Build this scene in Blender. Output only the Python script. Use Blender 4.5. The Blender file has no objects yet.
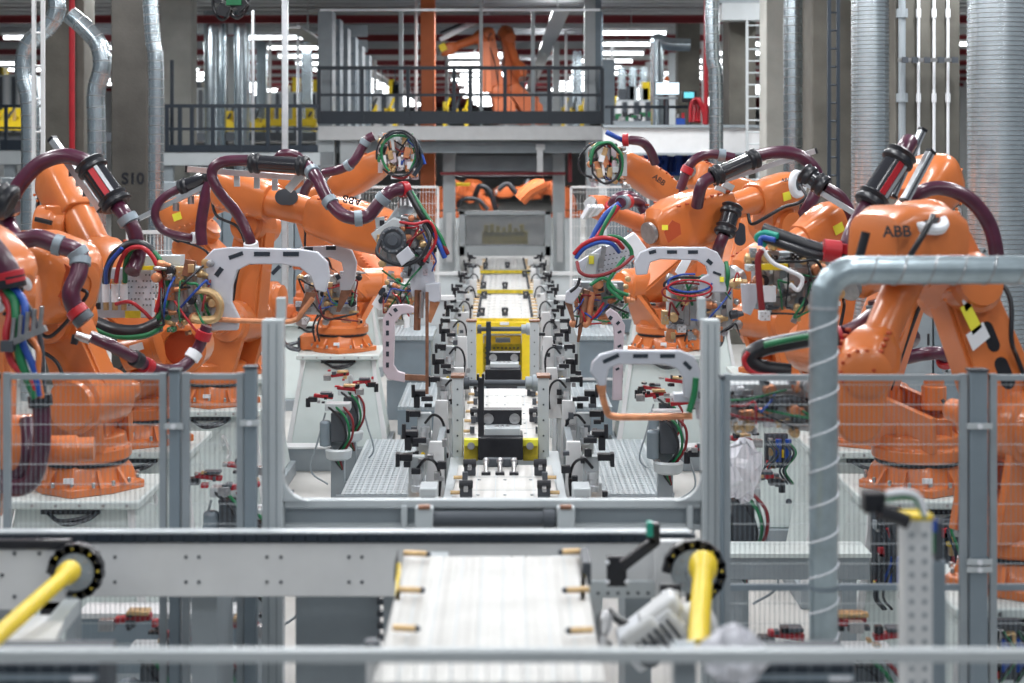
import bpy, math, random
from mathutils import Vector, Matrix
random.seed(7)
V = Vector
PI = math.pi
sc = bpy.context.scene
col = sc.collection
FPX, CX, HY, CZ = 1650.0, 505.0, 150.0, 3.7

def P(px, py, d):
    """world point seen at photo pixel (px,py) at depth d from the camera"""
    return V(((px-CX)*d/FPX, d, CZ-(py-HY)*d/FPX))

# ------------------------------------------------------------------ materials
MATS = {}
def mat(name, rgb, rough=.5, metal=0.0, bump=0.0, bscale=40., var=0.0, vscale=6., emit=None, alpha=None, coat=0., spec=None):
    m = bpy.data.materials.new(name); m.use_nodes = True
    nt = m.node_tree; b = nt.nodes['Principled BSDF']
    b.inputs['Base Color'].default_value = (*rgb, 1)
    b.inputs['Roughness'].default_value = rough
    b.inputs['Metallic'].default_value = metal
    if coat: b.inputs['Coat Weight'].default_value = coat; b.inputs['Coat Roughness'].default_value = .12
    if spec is not None: b.inputs['Specular IOR Level'].default_value = spec
    if emit:
        b.inputs['Emission Color'].default_value = (*emit[0], 1); b.inputs['Emission Strength'].default_value = emit[1]
    if alpha is not None:
        b.inputs['Alpha'].default_value = alpha
    tc = nt.nodes.new('ShaderNodeTexCoord')
    if var:
        n = nt.nodes.new('ShaderNodeTexNoise'); n.inputs['Scale'].default_value = vscale; n.inputs['Detail'].default_value = 5
        r = nt.nodes.new('ShaderNodeValToRGB')
        r.color_ramp.elements[0].position = .3; r.color_ramp.elements[1].position = .7
        r.color_ramp.elements[0].color = (*[c*(1-var) for c in rgb], 1)
        r.color_ramp.elements[1].color = (*[min(1, c*(1+var)) for c in rgb], 1)
        nt.links.new(tc.outputs['Object'], n.inputs['Vector']); nt.links.new(n.outputs['Fac'], r.inputs['Fac'])
        nt.links.new(r.outputs['Color'], b.inputs['Base Color'])
    if bump:
        n2 = nt.nodes.new('ShaderNodeTexNoise'); n2.inputs['Scale'].default_value = bscale
        bp = nt.nodes.new('ShaderNodeBump'); bp.inputs['Strength'].default_value = bump; bp.inputs['Distance'].default_value = .01
        nt.links.new(tc.outputs['Object'], n2.inputs['Vector']); nt.links.new(n2.outputs['Fac'], bp.inputs['Height'])
        nt.links.new(bp.outputs['Normal'], b.inputs['Normal'])
    MATS[name] = m
    return m

mat('orange', (.63, .175, .045), .3, 0, .08, 60, .10, 3, coat=.35)
mat('orange_far', (.58, .14, .04), .5, 0, 0, 1, .08, 3)
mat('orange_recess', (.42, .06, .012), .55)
mat('pale', (.60, .67, .66), .45, 0, .05, 50, .06, 3)
mat('white', (.68, .69, .70), .4, 0, .03, 60, .05, 5)
mat('gunwhite', (.52, .54, .60), .35, .1, .05, 80, .06, 6)
mat('gunpink', (.52, .45, .50), .4, .1, .05, 80, .08, 6)
mat('deckwhite', (.56, .55, .53), .4, 0, .05, 40, .10, 4)
mat('armred', (.36, .015, .025), .35, 0, .02, 50, .1, 8)
mat('grey', (.30, .34, .37), .45, .2, .05, 50, .08, 4)
mat('bluegrey', (.22, .27, .31), .45, .25, .04, 50, .08, 4)
mat('machgrey', (.50, .54, .56), .4, .1, .04, 60, .05, 3)
mat('darkgrey', (.07, .08, .095), .45, .2, .05, 50, .1, 8)
mat('black', (.012, .013, .018), .35, 0, .05, 60, .2, 20)
mat('navy', (.018, .028, .042), .45, .1)
mat('alu', (.72, .74, .77), .3, .85, .05, 80, .08, 12)
mat('steel', (.42, .42, .43), .3, .9, .08, 80, .15, 20)
mat('galv', (.40, .48, .52), .3, .7, .08, 30, .16, 9)
mat('duct', (.50, .57, .61), .22, .95, .05, 30, .12, 5)
mat('ductbright', (.68, .75, .79), .27, .85, .05, 30, .1, 5)
mat('concrete', (.12, .115, .10), .85, 0, .3, 30, .25, 2)
mat('concrete_light', (.42, .42, .39), .85, 0, .3, 30, .15, 2)
mat('concrete_dark', (.058, .054, .048), .85, 0, .3, 30, .25, 2)
mat('hose', (.065, .011, .032), .3, 0, 0, 1, .25, 9, coat=.3)
mat('sleeve', (.018, .018, .024), .22, .1, 0, 1, coat=.5)
mat('red', (.42, .015, .025), .4, 0, .02, 50, .1, 8)
mat('darkred', (.20, .012, .018), .5)
mat('blue', (.015, .07, .36), .4)
mat('green', (.01, .16, .06), .4, 0, 0, 1, .2, 10)
mat('teal', (.01, .30, .22), .4)
mat('yellow', (.80, .58, .02), .4, 0, .03, 60, .08, 6)
mat('yellowdirty', (.62, .48, .03), .5, 0, .05, 60, .3, 12)
mat('stickeryellow', (.85, .80, .06), .5)
mat('sticker', (.78, .80, .84), .5)
mat('copper', (.62, .27, .14), .38, .6, .08, 60, .2, 15)
mat('darkcopper', (.28, .14, .09), .4, .6, .08, 60, .3, 15)
mat('brass', (.60, .42, .22), .35, .7, .05, 60, .2, 15)
mat('grating', (.38, .43, .46), .4, .35, .05, 60, .08, 8)
mat('lamp', (1, 1, 1), .5, emit=((.93, .97, 1.0), 7.0))
mat('screenglow', (.6, .7, .75), .4, emit=((.75, .92, 1.0), 1.3))
mat('screenteal', (.05, .3, .35), .4, emit=((.2, .75, .85), .9))
mat('signal', (1, .5, .1), .4, emit=((1., .42, .04), 3.0))
mat('signalgreen', (.1, 1, .3), .4, emit=((.1, 1., .25), 2.0))
mat('plastic', (.88, .88, .94), .12, 0, .8, 12, .06, 10, alpha=.85, coat=.6)
mat('glass', (.16, .18, .20), .1, 0, alpha=.62)
mat('ceilingm', (.36, .37, .38), .8, 0, 0, 1, .1, 1)
mat('wallm', (.40, .42, .43), .8, 0, 0, 1, .1, 1)

def floor_material():
    m = mat('floorm', (.50, .49, .47), .42)
    nt = m.node_tree; b = nt.nodes['Principled BSDF']
    tc = nt.nodes.new('ShaderNodeTexCoord')
    n = nt.nodes.new('ShaderNodeTexNoise'); n.inputs['Scale'].default_value = 1.3; n.inputs['Detail'].default_value = 8
    r = nt.nodes.new('ShaderNodeValToRGB')
    r.color_ramp.elements[0].position = .3; r.color_ramp.elements[1].position = .75
    r.color_ramp.elements[0].color = (.44, .43, .41, 1); r.color_ramp.elements[1].color = (.60, .59, .57, 1)
    nt.links.new(tc.outputs['Object'], n.inputs['Vector']); nt.links.new(n.outputs['Fac'], r.inputs['Fac'])
    nt.links.new(r.outputs['Color'], b.inputs['Base Color'])
floor_material()

def tread_material():
    m = MATS['grating']; nt = m.node_tree; b = nt.nodes['Principled BSDF']
    tc = nt.nodes.new('ShaderNodeTexCoord'); w = nt.nodes.new('ShaderNodeTexWave')
    w.inputs['Scale'].default_value = 6.; w.bands_direction = 'X'
    bp = nt.nodes.new('ShaderNodeBump'); bp.inputs['Strength'].default_value = .6; bp.inputs['Distance'].default_value = .01
    nt.links.new(tc.outputs['Object'], w.inputs['Vector']); nt.links.new(w.outputs['Fac'], bp.inputs['Height'])
    nt.links.new(bp.outputs['Normal'], b.inputs['Normal'])
tread_material()
def rib_material():
    m = MATS['deckwhite']; nt = m.node_tree; b = nt.nodes['Principled BSDF']
    tc = nt.nodes.new('ShaderNodeTexCoord'); w = nt.nodes.new('ShaderNodeTexWave'); w.inputs['Scale'].default_value = 3.2; w.bands_direction = 'X'
    bp = nt.nodes.new('ShaderNodeBump'); bp.inputs['Strength'].default_value = .5; bp.inputs['Distance'].default_value = .02
    nt.links.new(tc.outputs['Object'], w.inputs['Vector']); nt.links.new(w.outputs['Fac'], bp.inputs['Height']); nt.links.new(bp.outputs['Normal'], b.inputs['Normal'])
rib_material()

# ------------------------------------------------------------------ mesh builder
def basis(d, up=V((0, 0, 1))):
    d = d.normalized()
    if abs(d.dot(up)) > .98: up = V((0, 1, 0))
    s = d.cross(up).normalized(); u = s.cross(d).normalized()
    return s, u

def catmull(pts, k=6):
    pts = [V(p) for p in pts]
    if len(pts) < 3: return pts
    out = []
    q = [pts[0]*2-pts[1]] + pts + [pts[-1]*2-pts[-2]]
    for i in range(1, len(q)-2):
        a, b, c, d = q[i-1:i+3]
        for j in range(k):
            t = j/k
            out.append(.5*((2*b)+(c-a)*t+(2*a-5*b+4*c-d)*t*t+(3*b-a-3*c+d)*t**3))
    out.append(pts[-1])
    return out

class MB:
    def __init__(s): s.v = []; s.f = []; s.m = []; s.names = []
    def mi(s, m):
        if m not in s.names: s.names.append(m)
        return s.names.index(m)
    def add(s, vs, fs, m):
        o = len(s.v); s.v += [tuple(v) for v in vs]; k = s.mi(m)
        for f in fs: s.f.append([i+o for i in f]); s.m.append(k)
        return s
    def box(s, c, size, m, rot=None):
        c = V(c); h = [x/2 for x in size]; vs = []
        for x in (-1, 1):
            for y in (-1, 1):
                for z in (-1, 1):
                    p = V((x*h[0], y*h[1], z*h[2]))
                    if rot is not None: p = rot @ p
                    vs.append(c+p)
        return s.add(vs, [(0, 1, 3, 2), (4, 6, 7, 5), (0, 4, 5, 1), (2, 3, 7, 6), (0, 2, 6, 4), (1, 5, 7, 3)], m)
    def b2(s, a, b, m):   # box from corner to corner
        a = V(a); b = V(b); return s.box((a+b)/2, [abs(b[i]-a[i]) for i in range(3)], m)
    def beam(s, p, q, w, h, m, up=V((0, 0, 1))):
        p = V(p); q = V(q); sd, u = basis(q-p, up)
        vs = []
        for o in (p, q):
            for a, b in ((-1, -1), (1, -1), (1, 1), (-1, 1)):
                vs.append(o+sd*a*w/2+u*b*h/2)
        return s.add(vs, [(3, 2, 1, 0), (4, 5, 6, 7), (0, 1, 5, 4), (1, 2, 6, 5), (2, 3, 7, 6), (3, 0, 4, 7)], m)
    def loft(s, rings, m, cap=True):
        n = len(rings[0]); vs = [p for r in rings for p in r]; fs = []
        for i in range(len(rings)-1):
            for j in range(n):
                k = (j+1) % n
                fs.append((i*n+j, i*n+k, (i+1)*n+k, (i+1)*n+j))
        if cap:
            fs.append(tuple(range(n-1, -1, -1))); fs.append(tuple(range((len(rings)-1)*n, len(rings)*n)))
        return s.add(vs, fs, m)
    def cyl(s, p, q, r, m, r2=None, n=16):
        p = V(p); q = V(q); r2 = r if r2 is None else r2; sd, u = basis(q-p)
        rg = [[o+(sd*math.cos(2*PI*i/n)+u*math.sin(2*PI*i/n))*rr for i in range(n)] for o, rr in ((p, r), (q, r2))]
        return s.loft(rg, m)
    def lathe(s, o, ax, prof, m, n=24):
        o = V(o); ax = V(ax).normalized(); sd, u = basis(ax)
        return s.loft([[o+ax*h+(sd*math.cos(2*PI*i/n)+u*math.sin(2*PI*i/n))*max(r, .001) for i in range(n)] for h, r in prof], m)
    def tube(s, pts, r, m, n=10, smooth=True, k=6, corr=0):
        pts = catmull(pts, k) if smooth else [V(p) for p in pts]
        if corr:
            fine = []
            for a, b in zip(pts, pts[1:]):
                c = max(1, int((b-a).length/corr))
                fine += [a.lerp(b, i/c) for i in range(c)]
            pts = fine+[pts[-1]]
        rings = []; up = None
        for i, p in enumerate(pts):
            d = pts[min(i+1, len(pts)-1)]-pts[max(i-1, 0)]
            if d.length < 1e-6: d = V((0, 0, 1))
            d.normalize()
            if up is None: sd, up = basis(d)
            else:
                up = (up-d*up.dot(d)).normalized(); sd = d.cross(up)
            rr = r if not corr else r*(1+.05*(i % 2))
            rings.append([p+(sd*math.cos(2*PI*j/n)+up*math.sin(2*PI*j/n))*rr for j in range(n)])
        return s.loft(rings, m)
    def prism(s, poly, ext, m):   # poly: 3-D points in one plane; ext: vector
        n = len(poly); poly = [V(p) for p in poly]; ext = V(ext)
        vs = [p-ext/2 for p in poly]+[p+ext/2 for p in poly]
        return s.add(vs, [tuple(range(n-1, -1, -1)), tuple(range(n, 2*n))]+[(i, (i+1) % n, n+(i+1) % n, n+i) for i in range(n)], m)
    def link(s, p, q, r0, r1, ax, t, m, n=10):   # tapered capsule plate
        p = V(p); q = V(q); ax = V(ax).normalized(); d = (q-p)
        d = (d-ax*d.dot(ax)).normalized(); e = ax.cross(d)
        poly = [p+(e*math.cos(PI*i/n)-d*math.sin(PI*i/n))*r0 for i in range(n+1)]
        poly += [q+(-e*math.cos(PI*i/n)+d*math.sin(PI*i/n))*r1 for i in range(n+1)]
        return s.prism(poly, ax*t, m)
    def rsq(s, path, m, e=3.2, n=24, up=V((0, 0, 1))):   # rounded-square loft: path of (point, halfwidth, halfheight)
        d = path[-1][0]-path[0][0]; sd, u = basis(d, up); rings = []
        for p, w, h in path:
            r = []
            for i in range(n):
                a = 2*PI*i/n; c, q = math.cos(a), math.sin(a)
                r.append(p+sd*w*math.copysign(abs(c)**(2/e), c)+u*h*math.copysign(abs(q)**(2/e), q))
            rings.append(r)
        return s.loft(rings, m)
    def bolts(s, c, ax, R, k, r, m, h=.02, a0=0., span=2*PI):
        ax = V(ax).normalized(); sd, u = basis(ax); c = V(c)
        for i in range(k):
            a = a0+span*i/k; o = c+(sd*math.cos(a)+u*math.sin(a))*R
            s.cyl(o-ax*h*.3, o+ax*h, r, m, n=6)
        return s
    def sphere(s, c, r, m, n=12, k=8, sc=(1, 1, 1)):
        c = V(c)
        return s.loft([[c+V((sc[0]*r*math.sin(PI*(i+.02)/(k+.04))*math.cos(2*PI*j/n), sc[1]*r*math.sin(PI*(i+.02)/(k+.04))*math.sin(2*PI*j/n), sc[2]*r*math.cos(PI*(i+.02)/(k+.04)))) for j in range(n)] for i in range(k+1)], m)
    def build(s, name, parent=None, bevel=0, seg=2, angle=35, origin=None):

        me = bpy.data.meshes.new(name)
        root = parent
        off = V((0, 0, 0))
        while root is not None: off += V(root.location); root = root.parent
        me.from_pydata([tuple(V(v)-off) for v in s.v] if parent is not None else s.v, [], s.f)
        for n in s.names: me.materials.append(MATS[n])
        me.polygons.foreach_set('material_index', s.m)
        me.polygons.foreach_set('use_smooth', [True]*len(me.polygons))
        me.update()
        if parent is None:   # origin at the base centre
            xs = [v[0] for v in s.v]; ys = [v[1] for v in s.v]; zs = [v[2] for v in s.v]
            c = V(((min(xs)+max(xs))/2, (min(ys)+max(ys))/2, min(zs)))
            me.transform(Matrix.Translation(-c))
        else: c = V((0, 0, 0))
        me.set_sharp_from_angle(angle=math.radians(angle))
        o = bpy.data.objects.new(name, me); col.objects.link(o); o.location = c
        if parent is not None: o.parent = parent
        if bevel:
            b = o.modifiers.new('bevel', 'BEVEL'); b.width = bevel; b.segments = seg; b.limit_method = 'ANGLE'; b.angle_limit = math.radians(40)
            b.harden_normals = False
        return o

def tag(o, label, cat, group=None):
    o['label'] = label; o['category'] = cat
    if group: o['group'] = group
    return o
def thing(name, label, cat, loc, group=None):
    o = bpy.data.objects.new(name, None); col.objects.link(o); o.location = V(loc); o.empty_display_size = .1
    return tag(o, label, cat, group)
def struct(o): o['kind'] = 'structure'; return o
def dup(root, loc, label=None, group=None):
    r = root.copy(); col.objects.link(r); r.location = V(loc)
    if label: r['label'] = label
    if group: r['group'] = group
    for ch in list(root.children):
        c = ch.copy(); col.objects.link(c); c.parent = r
        for g in list(ch.children):
            d = g.copy(); col.objects.link(d); d.parent = c
    return r

def text(body, name, parent, loc, right, up, size, m, label=None, depth=.002):
    cu = bpy.data.curves.new(name, 'FONT'); cu.body = body; cu.size = size; cu.extrude = depth; cu.align_x = 'CENTER'; cu.align_y = 'CENTER'; cu.offset = size*.025
    t = bpy.data.objects.new(name, cu); col.objects.link(t)
    dg = bpy.context.evaluated_depsgraph_get(); me = bpy.data.meshes.new_from_object(t.evaluated_get(dg))
    bpy.data.objects.remove(t)
    o = bpy.data.objects.new(name, me); col.objects.link(o)
    me.materials.clear(); me.materials.append(MATS[m])
    right = V(right).normalized(); up = V(up); up = (up-right*up.dot(right)).normalized(); n = right.cross(up)
    off = V((0, 0, 0)); rt = parent
    while rt is not None: off += V(rt.location); rt = rt.parent
    R = Matrix((right, up, n)).transposed().to_4x4()
    me.transform(Matrix.Translation(V(loc)-off) @ R)
    o.parent = parent
    return o

# ------------------------------------------------------------------ setting
struct(MB().b2((-24, -2, -.1), (24, 140, 0), 'floorm').build('floor'))
mb = MB(); mb.b2((-24, 20, 7.5), (24, 140, 7.6), 'ceilingm')
for i in range(100): mb.b2((-24, 21+i*1.18, 7.42), (24, 21.5+i*1.18, 7.5), 'ceilingm')
struct(mb.build('ceiling'))
struct(MB().b2((-24, 140, 0), (24, 140.2, 7.5), 'wallm').build('wall_back'))
struct(MB().b2((-24.2, 20, 0), (-24, 140, 7.5), 'wallm').build('wall_left'))
struct(MB().b2((24, 20, 0), (24.2, 140, 7.5), 'wallm').build('wall_right'))

# roof beams
b0 = MB()
b0.b2((-24, -.09, 7.02), (24, .09, 7.05), 'darkred').b2((-24, -.09, 7.19), (24, .09, 7.22), 'darkred').b2((-24, -.015, 7.05), (24, .015, 7.19), 'darkred')
b0 = b0.build('roof_beam'); b0.location = V((0, 36, 7.02))
tag(b0, 'long red steel beam running across under the hall ceiling', 'beam', 'roof beams')
for i in range(1, 14):
    o = b0.copy(); col.objects.link(o); o.location = V((0, 36+7.2*i, 7.02))

# strip lights
first = None
for X in (-18, -12.5, -6.2, -1.2, 3.4, 7.5, 13):
    for k in range(16):
        y = 43+k*4.5+(1.7 if X < 0 else 0)
        if X == -1.2 and y < 50: continue
        if first is None:
            first = thing('strip_light', 'white tubular strip light glowing under the hall ceiling', 'light', (X, y, 6.75), 'strip lights of the hall')
            MB().b2((X-.95, y-.09, 6.79), (X+.95, y+.09, 6.87), 'white').build('housing', first)
            MB().cyl((X-.9, y, 6.76), (X+.9, y, 6.76), .06, 'lamp', n=8).build('tube', first)
            m_ = MB()
            m_.cyl((X, y, 6.87), (X, y, 7.5), .014, 'steel', n=6)
            m_.build('hanger', first)
        else: dup(first, (X+random.uniform(-.3, .3), y, 6.75))

# conduit trays along the hall
for X, Z in ((-4.9, 6.5), (1.3, 6.9)):
    mb = MB(); mb.b2((X-.2, 38, Z), (X+.2, 118, Z+.05), 'steel')
    for k in range(20): mb.cyl((X, 41+4*k, Z+.05), (X, 41+4*k, 7.41), .02, 'steel', n=6)
    tag(mb.build('cable_tray'), 'long steel cable tray running into the depth on the %s side' % ('left' if X < 0 else 'right'), 'cable tray')

# ------------------------------------------------------------------ concrete columns
def column(x0, x1, d, m, label, top=7.5, dep=.7, lettering=False, pipes=()):
    a = P(x0, HY, d).x; b = P(x1, HY, d).x
    t = thing('concrete_column', label, 'column', ((a+b)/2, d+dep/2, 0))
    MB().b2((a, d, 0), (b, d+dep, top), m).build('shaft', t, bevel=.02)
    if lettering:
        text('S10', 'lettering', t, P(133, 179, d)-V((0, .004, 0)), (1, 0, 0), (0, 0, 1), .23, 'black')
    for (px, r, mm) in pipes:
        p = P(px, HY, d-.06); q = V((p.x, p.y, .0))
        m_ = MB().cyl(V((p.x, p.y, .02)), V((p.x, p.y, top-.02)), r, mm, n=10)
        for z in (2.9, 4.35, 5.5, 6.5): m_.cyl(V((p.x, p.y, z)), V((p.x, p.y, z+.12)), r*1.6, mm, n=10)
        m_.build('conduit', t)
    return t
column(43, 84, 26, 'concrete', 'grey-brown concrete column behind the left ladder, red pipe beside it')
column(111, 147, 24, 'concrete_dark', 'dark concrete column lettered S10 between two ducts', lettering=True)
column(160, 191, 36, 'concrete_light', 'pale concrete column left of the railed walkway')
column(206, 224, 46, 'darkgrey', 'slim dark column behind the yellow fixtures on the left')
column(678, 700, 46, 'concrete', 'slim concrete column behind the glowing monitor')
column(729, 756, 31.4, 'concrete', 'concrete column carrying the caged white ladder', dep=.9)
column(766, 788, 27, 'concrete_light', 'concrete column left of the striped duct on the right')
column(812, 852, 24, 'concrete', 'wide concrete column left of the widest middle duct', dep=.8)
column(895, 960, 22.5, 'concrete', 'broad concrete column with three thin white conduits', dep=.8,
       pipes=((918.5, .022, 'sticker'), (934, .022, 'sticker'), (948, .022, 'sticker'), (902, .05, 'grey')))
# strap and junction over the conduits
c = P(927, 60, 22.3)
mb = MB(); mb.box(c, (.78, .06, .05), 'steel')
for px in (905, 915, 927, 941, 955): mb.box(P(px, 60, 22.25), (.08, .05, .08), 'darkgrey')
tag(mb.build('pipe_strap'), 'horizontal metal strap clamped across the three white conduits', 'bracket')

# ------------------------------------------------------------------ ducts
def duct(pts, r, label, m='duct', rings=True, seams=()):
    mb = MB()
    mb.tube(pts, r, m, n=24, k=5, corr=0.0)
    if rings:
        pp = catmull(pts, 20)
        acc = 0
        for a, b in zip(pp, pp[1:]):
            L = (b-a).length
            while acc < L:
                c = a.lerp(b, acc/L); d = (b-a).normalized()
                mb.cyl(c-d*(.0035 if rings < .06 else .006), c+d*(.0035 if rings < .06 else .006), r*1.016, 'steel', n=24); acc += rings
            acc -= L
    t = mb.build('ventilation_duct', angle=50)
    return tag(t, label, 'duct')
def vduct(px, d, rpx, label, z0=0.02, z1=7.4, m='duct', rings=.13):
    x = P(px, HY, d).x; r = rpx*d/FPX
    return duct([V((x, d, z1)), V((x, d, (z0+z1)/2)), V((x, d, z0))], r, label, m, rings)
vduct(998, 17, 30, 'huge spiral galvanised duct at the right edge of the hall', rings=.048, m='ductbright')
vduct(870, 19, 18.5, 'wide spiral galvanised duct left of the column with three conduits', rings=.048, m='ductbright')
vduct(794, 25, 10.5, 'medium spiral galvanised duct between two concrete columns on the right', rings=.13)
vduct(215, 44, 11, 'dull straight duct behind the left walkway railing', rings=False)
vduct(242, 44, 8, 'shiny straight duct right of the dull one behind the left walkway', rings=False)
duct([P(36, -60, 22), P(56, -5, 22), P(52, 22, 22), P(28, 45, 22), P(24, 75, 22), P(30, 110, 22), P(30, 240, 22), P(30, 400, 22)], .12, 'crooked galvanised duct bending over the left ladder', rings=.16)
duct([P(70, 15, 22.5), P(85, 28, 22.5), P(99, 45, 22.5), P(102, 68, 22.5), P(96, 95, 22.5), P(97, 150, 22.5), P(97, 380, 22.5)], .125, 'crooked galvanised duct between the left column and the dark column', rings=.16)
duct([P(148, -40, 21.5), P(151, 12, 21.5), P(153, 40, 21.5), P(156, 70, 21.5), P(156, 200, 21.5), P(156, 380, 21.5)], .1, 'slim galvanised duct right of the column lettered S10', rings=.12)
duct([P(712, -40, 28), P(712, 30, 28), P(713, 60, 28), P(716, 90, 28), P(716, 250, 28)], .12, 'slim galvanised duct left of the caged ladder column', rings=.14)
duct([P(690, 45, 40), P(668, 44, 40), P(657, 40, 40), P(657, 55, 40), P(657, 135, 40)], .16, 'short bent duct behind the glowing monitor', rings=False)
for px, lab in ((622, 'left'), (633, 'middle'), (644, 'right')):
    vduct(px, 58, 4, 'thin distant duct, %s of three right of the railed platform' % lab, z0=4.3, z1=6.6, rings=False)

# red riser pipe
for px, d, y1, lab in ((72, 25.6, -50, 'red sprinkler pipe rising beside the left concrete column'), (706, 32, -50, 'red sprinkler pipe rising left of the slim right duct')):
    tag(MB().cyl(P(px, y1, d), V((P(px, 0, d).x, d, .02)), .045, 'red', n=10).build('riser_pipe'), lab, 'pipe')

# ladders
def ladder(x0, x1, d, z0, z1, label, m='white', step=.3):
    a = P(x0, 0, d).x; b = P(x1, 0, d).x
    t = thing('wall_ladder', label, 'ladder', ((a+b)/2, d, z0))
    for x in (a, b): MB().b2((x-.022, d-.03, z0), (x+.022, d+.03, z1), m).build('rail', t)
    mb = MB(); z = z0+.15
    while z < z1: mb.cyl((a, d, z), (b, d, z), .016, m, n=6); z += step
    mb.build('rungs', t)
ladder(34, 43, 21, 0, 7.4, 'white ladder standing in front of the left crooked duct', step=.42)
ladder(747, 761, 30.6, 3.0, 6.1, 'pale caged ladder on the right concrete column', 'machgrey', step=.22)
ladder(829, 838, 22.8, .2, 7.3, 'narrow dark ladder-like cable rack on the right wide column', 'navy', step=.25)

# ------------------------------------------------------------------ mezzanines
D = 36
a = P(318, 145, D); b = P(605, 126, D)
t = thing('steel_platform', 'raised steel platform with pale edge beam over the end of the line', 'platform', ((a.x+b.x)/2, D, 0))
MB().b2((a.x, D, P(0, 140, D).z), (b.x, D+.2, b.z), 'white').build('edge_beam', t)
MB().b2((a.x, D+.2, P(0, 129, D).z), (b.x, D+26, b.z), 'darkgrey').build('deck', t)
for px in (324, 348, 596):
    x = P(px, 0, D).x; MB().b2((x-.2, D+.25, 0), (x+.2, D+.6, P(0, 132, D).z), 'machgrey').build('leg', t)
MB().b2((a.x, D+.6, P(0, 153, D).z), (b.x, D+.9, P(0, 141, D).z), 'grey').build('joist', t)
# right part of the platform beam
D2 = 31
a2 = P(603, 155, D2); b2 = P(764, 126, D2)
t = thing('support_beam', 'deep pale steel beam spanning to the caged ladder column', 'beam', ((a2.x+b2.x)/2, D2, a2.z))
MB().b2(a2, b2+V((0, .2, 0)), 'white').build('web', t)
MB().b2((a2.x, D2-.08, b2.z-.03), (b2.x, D2+.28, b2.z+.02), 'grey').b2((a2.x, D2-.08, a2.z), (b2.x, D2+.28, a2.z+.04), 'grey').build('flange', t)
for px in (603, 762): MB().b2((P(px, 0, D2).x-.08, D2+.0, 0), (P(px, 0, D2).x+.08, D2+.25, a2.z), 'machgrey').build('leg', t)
# overhead beam near the ladder
a2 = P(722, 20, D2-.3); b2 = P(768, 3, D2-.3)
tag(MB().b2(a2, b2+V((0, .5, 0)), 'machgrey').b2(b2-V((1, 0, 0)), b2+V((.05, .5, 3)), 'grey').build('gantry_box'), 'pale grey box beam above the caged ladder', 'beam')

def railing(x0, x1, y0, y1, d, label, posts, mid=(), toe=0, m='navy', w=.045, infill=None):
    a = P(x0, y1, d); b = P(x1, y0, d)
    t = thing('guard_railing', label, 'railing', ((a.x+b.x)/2, d, a.z))
    MB().beam((a.x, d, b.z), (b.x, d, b.z), w*1.3, w*1.3, m).build('top_rail', t)
    for y in mid: z = P(0, y, d).z; MB().beam((a.x, d, z), (b.x, d, z), w, w, m).build('mid_rail', t)
    if toe: MB().b2((a.x, d-.02, a.z), (b.x, d+.02, a.z+toe), m).build('toe_board', t)
    for px in posts: x = P(px, 0, d).x; MB().b2((x-w*.7, d-w*.7, a.z), (x+w*.7, d+w*.7, b.z), m).build('post', t)
    if infill:
        mb = MB(); x = a.x
        while x < b.x: mb.cyl((x, d, a.z), (x, d, b.z), .008, m, n=4); x += infill
        mb.build('mesh_infill', t)
    return t
railing(318, 605, 68, 124, 35.9, 'dark railing along the edge of the raised platform', (319, 362, 408, 454, 470, 505, 549, 602), (95,), .28, w=.06, infill=.28)
railing(165, 318, 106, 152, 33, 'dark railing along the left walkway', (167, 180, 192, 213, 240, 268, 285, 300), (129,), .14, w=.055)
railing(605, 700, 107, 126, 34, 'low dark railing right of the raised platform', (612, 640, 665), (), 0)
railing(0, 42, 106, 150, 33, 'dark railing at the far left behind the ladder', (6, 30), (128,), .2)
# walkway decks
def walkway(x0, x1, y, d, dep, h, label):
    a = P(x0, y, d); b = P(x1, y, d)
    t = thing('walkway', label, 'walkway', ((a.x+b.x)/2, d, 0))
    MB().b2((a.x, d+.05, a.z-h), (b.x, d+dep, a.z), 'grey').build('deck', t)
    MB().b2((a.x, d, a.z-h*.95), (b.x, d+.05, a.z-h*.05), 'machgrey').build('edge_beam', t)
    for f in (.03, .35, .65, .97):
        x = a.x+(b.x-a.x)*f; MB().b2((x-.1, d+.1, 0), (x+.1, d+.3, a.z-h), 'grey').build('leg', t)
walkway(162, 320, 152, 33, 2.6, .28, 'steel walkway with a pale edge behind the left robots')
walkway(-60, 44, 150, 33, 2.6, .3, 'steel walkway at the far left behind the ladder')

# cage profiles over the platform
def post(name, px, y0, y1, d, w, m, label, cat='post', z0=None):
    x = P(px, 0, d).x; za = (4.225 if y1 == 124 else P(0, y1, d).z) if z0 is None else z0
    o = MB().b2((x-w/2, d-w/2, za), (x+w/2, d+w/2, P(0, y0, d).z), m).build(name, bevel=.01)
    return tag(o, label, cat)
post('steel_post', 428, -60, 250, 39, .34, 'orange_far', 'thick orange steel post rising through the raised platform', z0=0)
post('cage_post', 401, 10, 124, 38, .1, 'machgrey', 'slim grey post on the platform left of the orange post')
post('cage_post', 416, -10, 124, 39.6, .07, 'white', 'slim white post just left of the orange post')
post('cage_post', 481, -10, 124, 37, .08, 'machgrey', 'slim grey post in front of the orange robot on the platform')
post('cage_post', 533, 10, 124, 38, .09, 'machgrey', 'slim grey post right of the orange robot on the platform')
post('light_post', 285, -60, 152, 27, .1, 'alu', 'thin shiny post in front of the left walkway', z0=0)
post('light_post', 253, 10, 152, 33.3, .06, 'alu', 'thinner shiny post left of the shiny post by the walkway')
t = thing('cabinet_stack', 'row of tall dark steel cabinets at the left end of the platform', 'cabinet', P(335, 118, 37))
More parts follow.
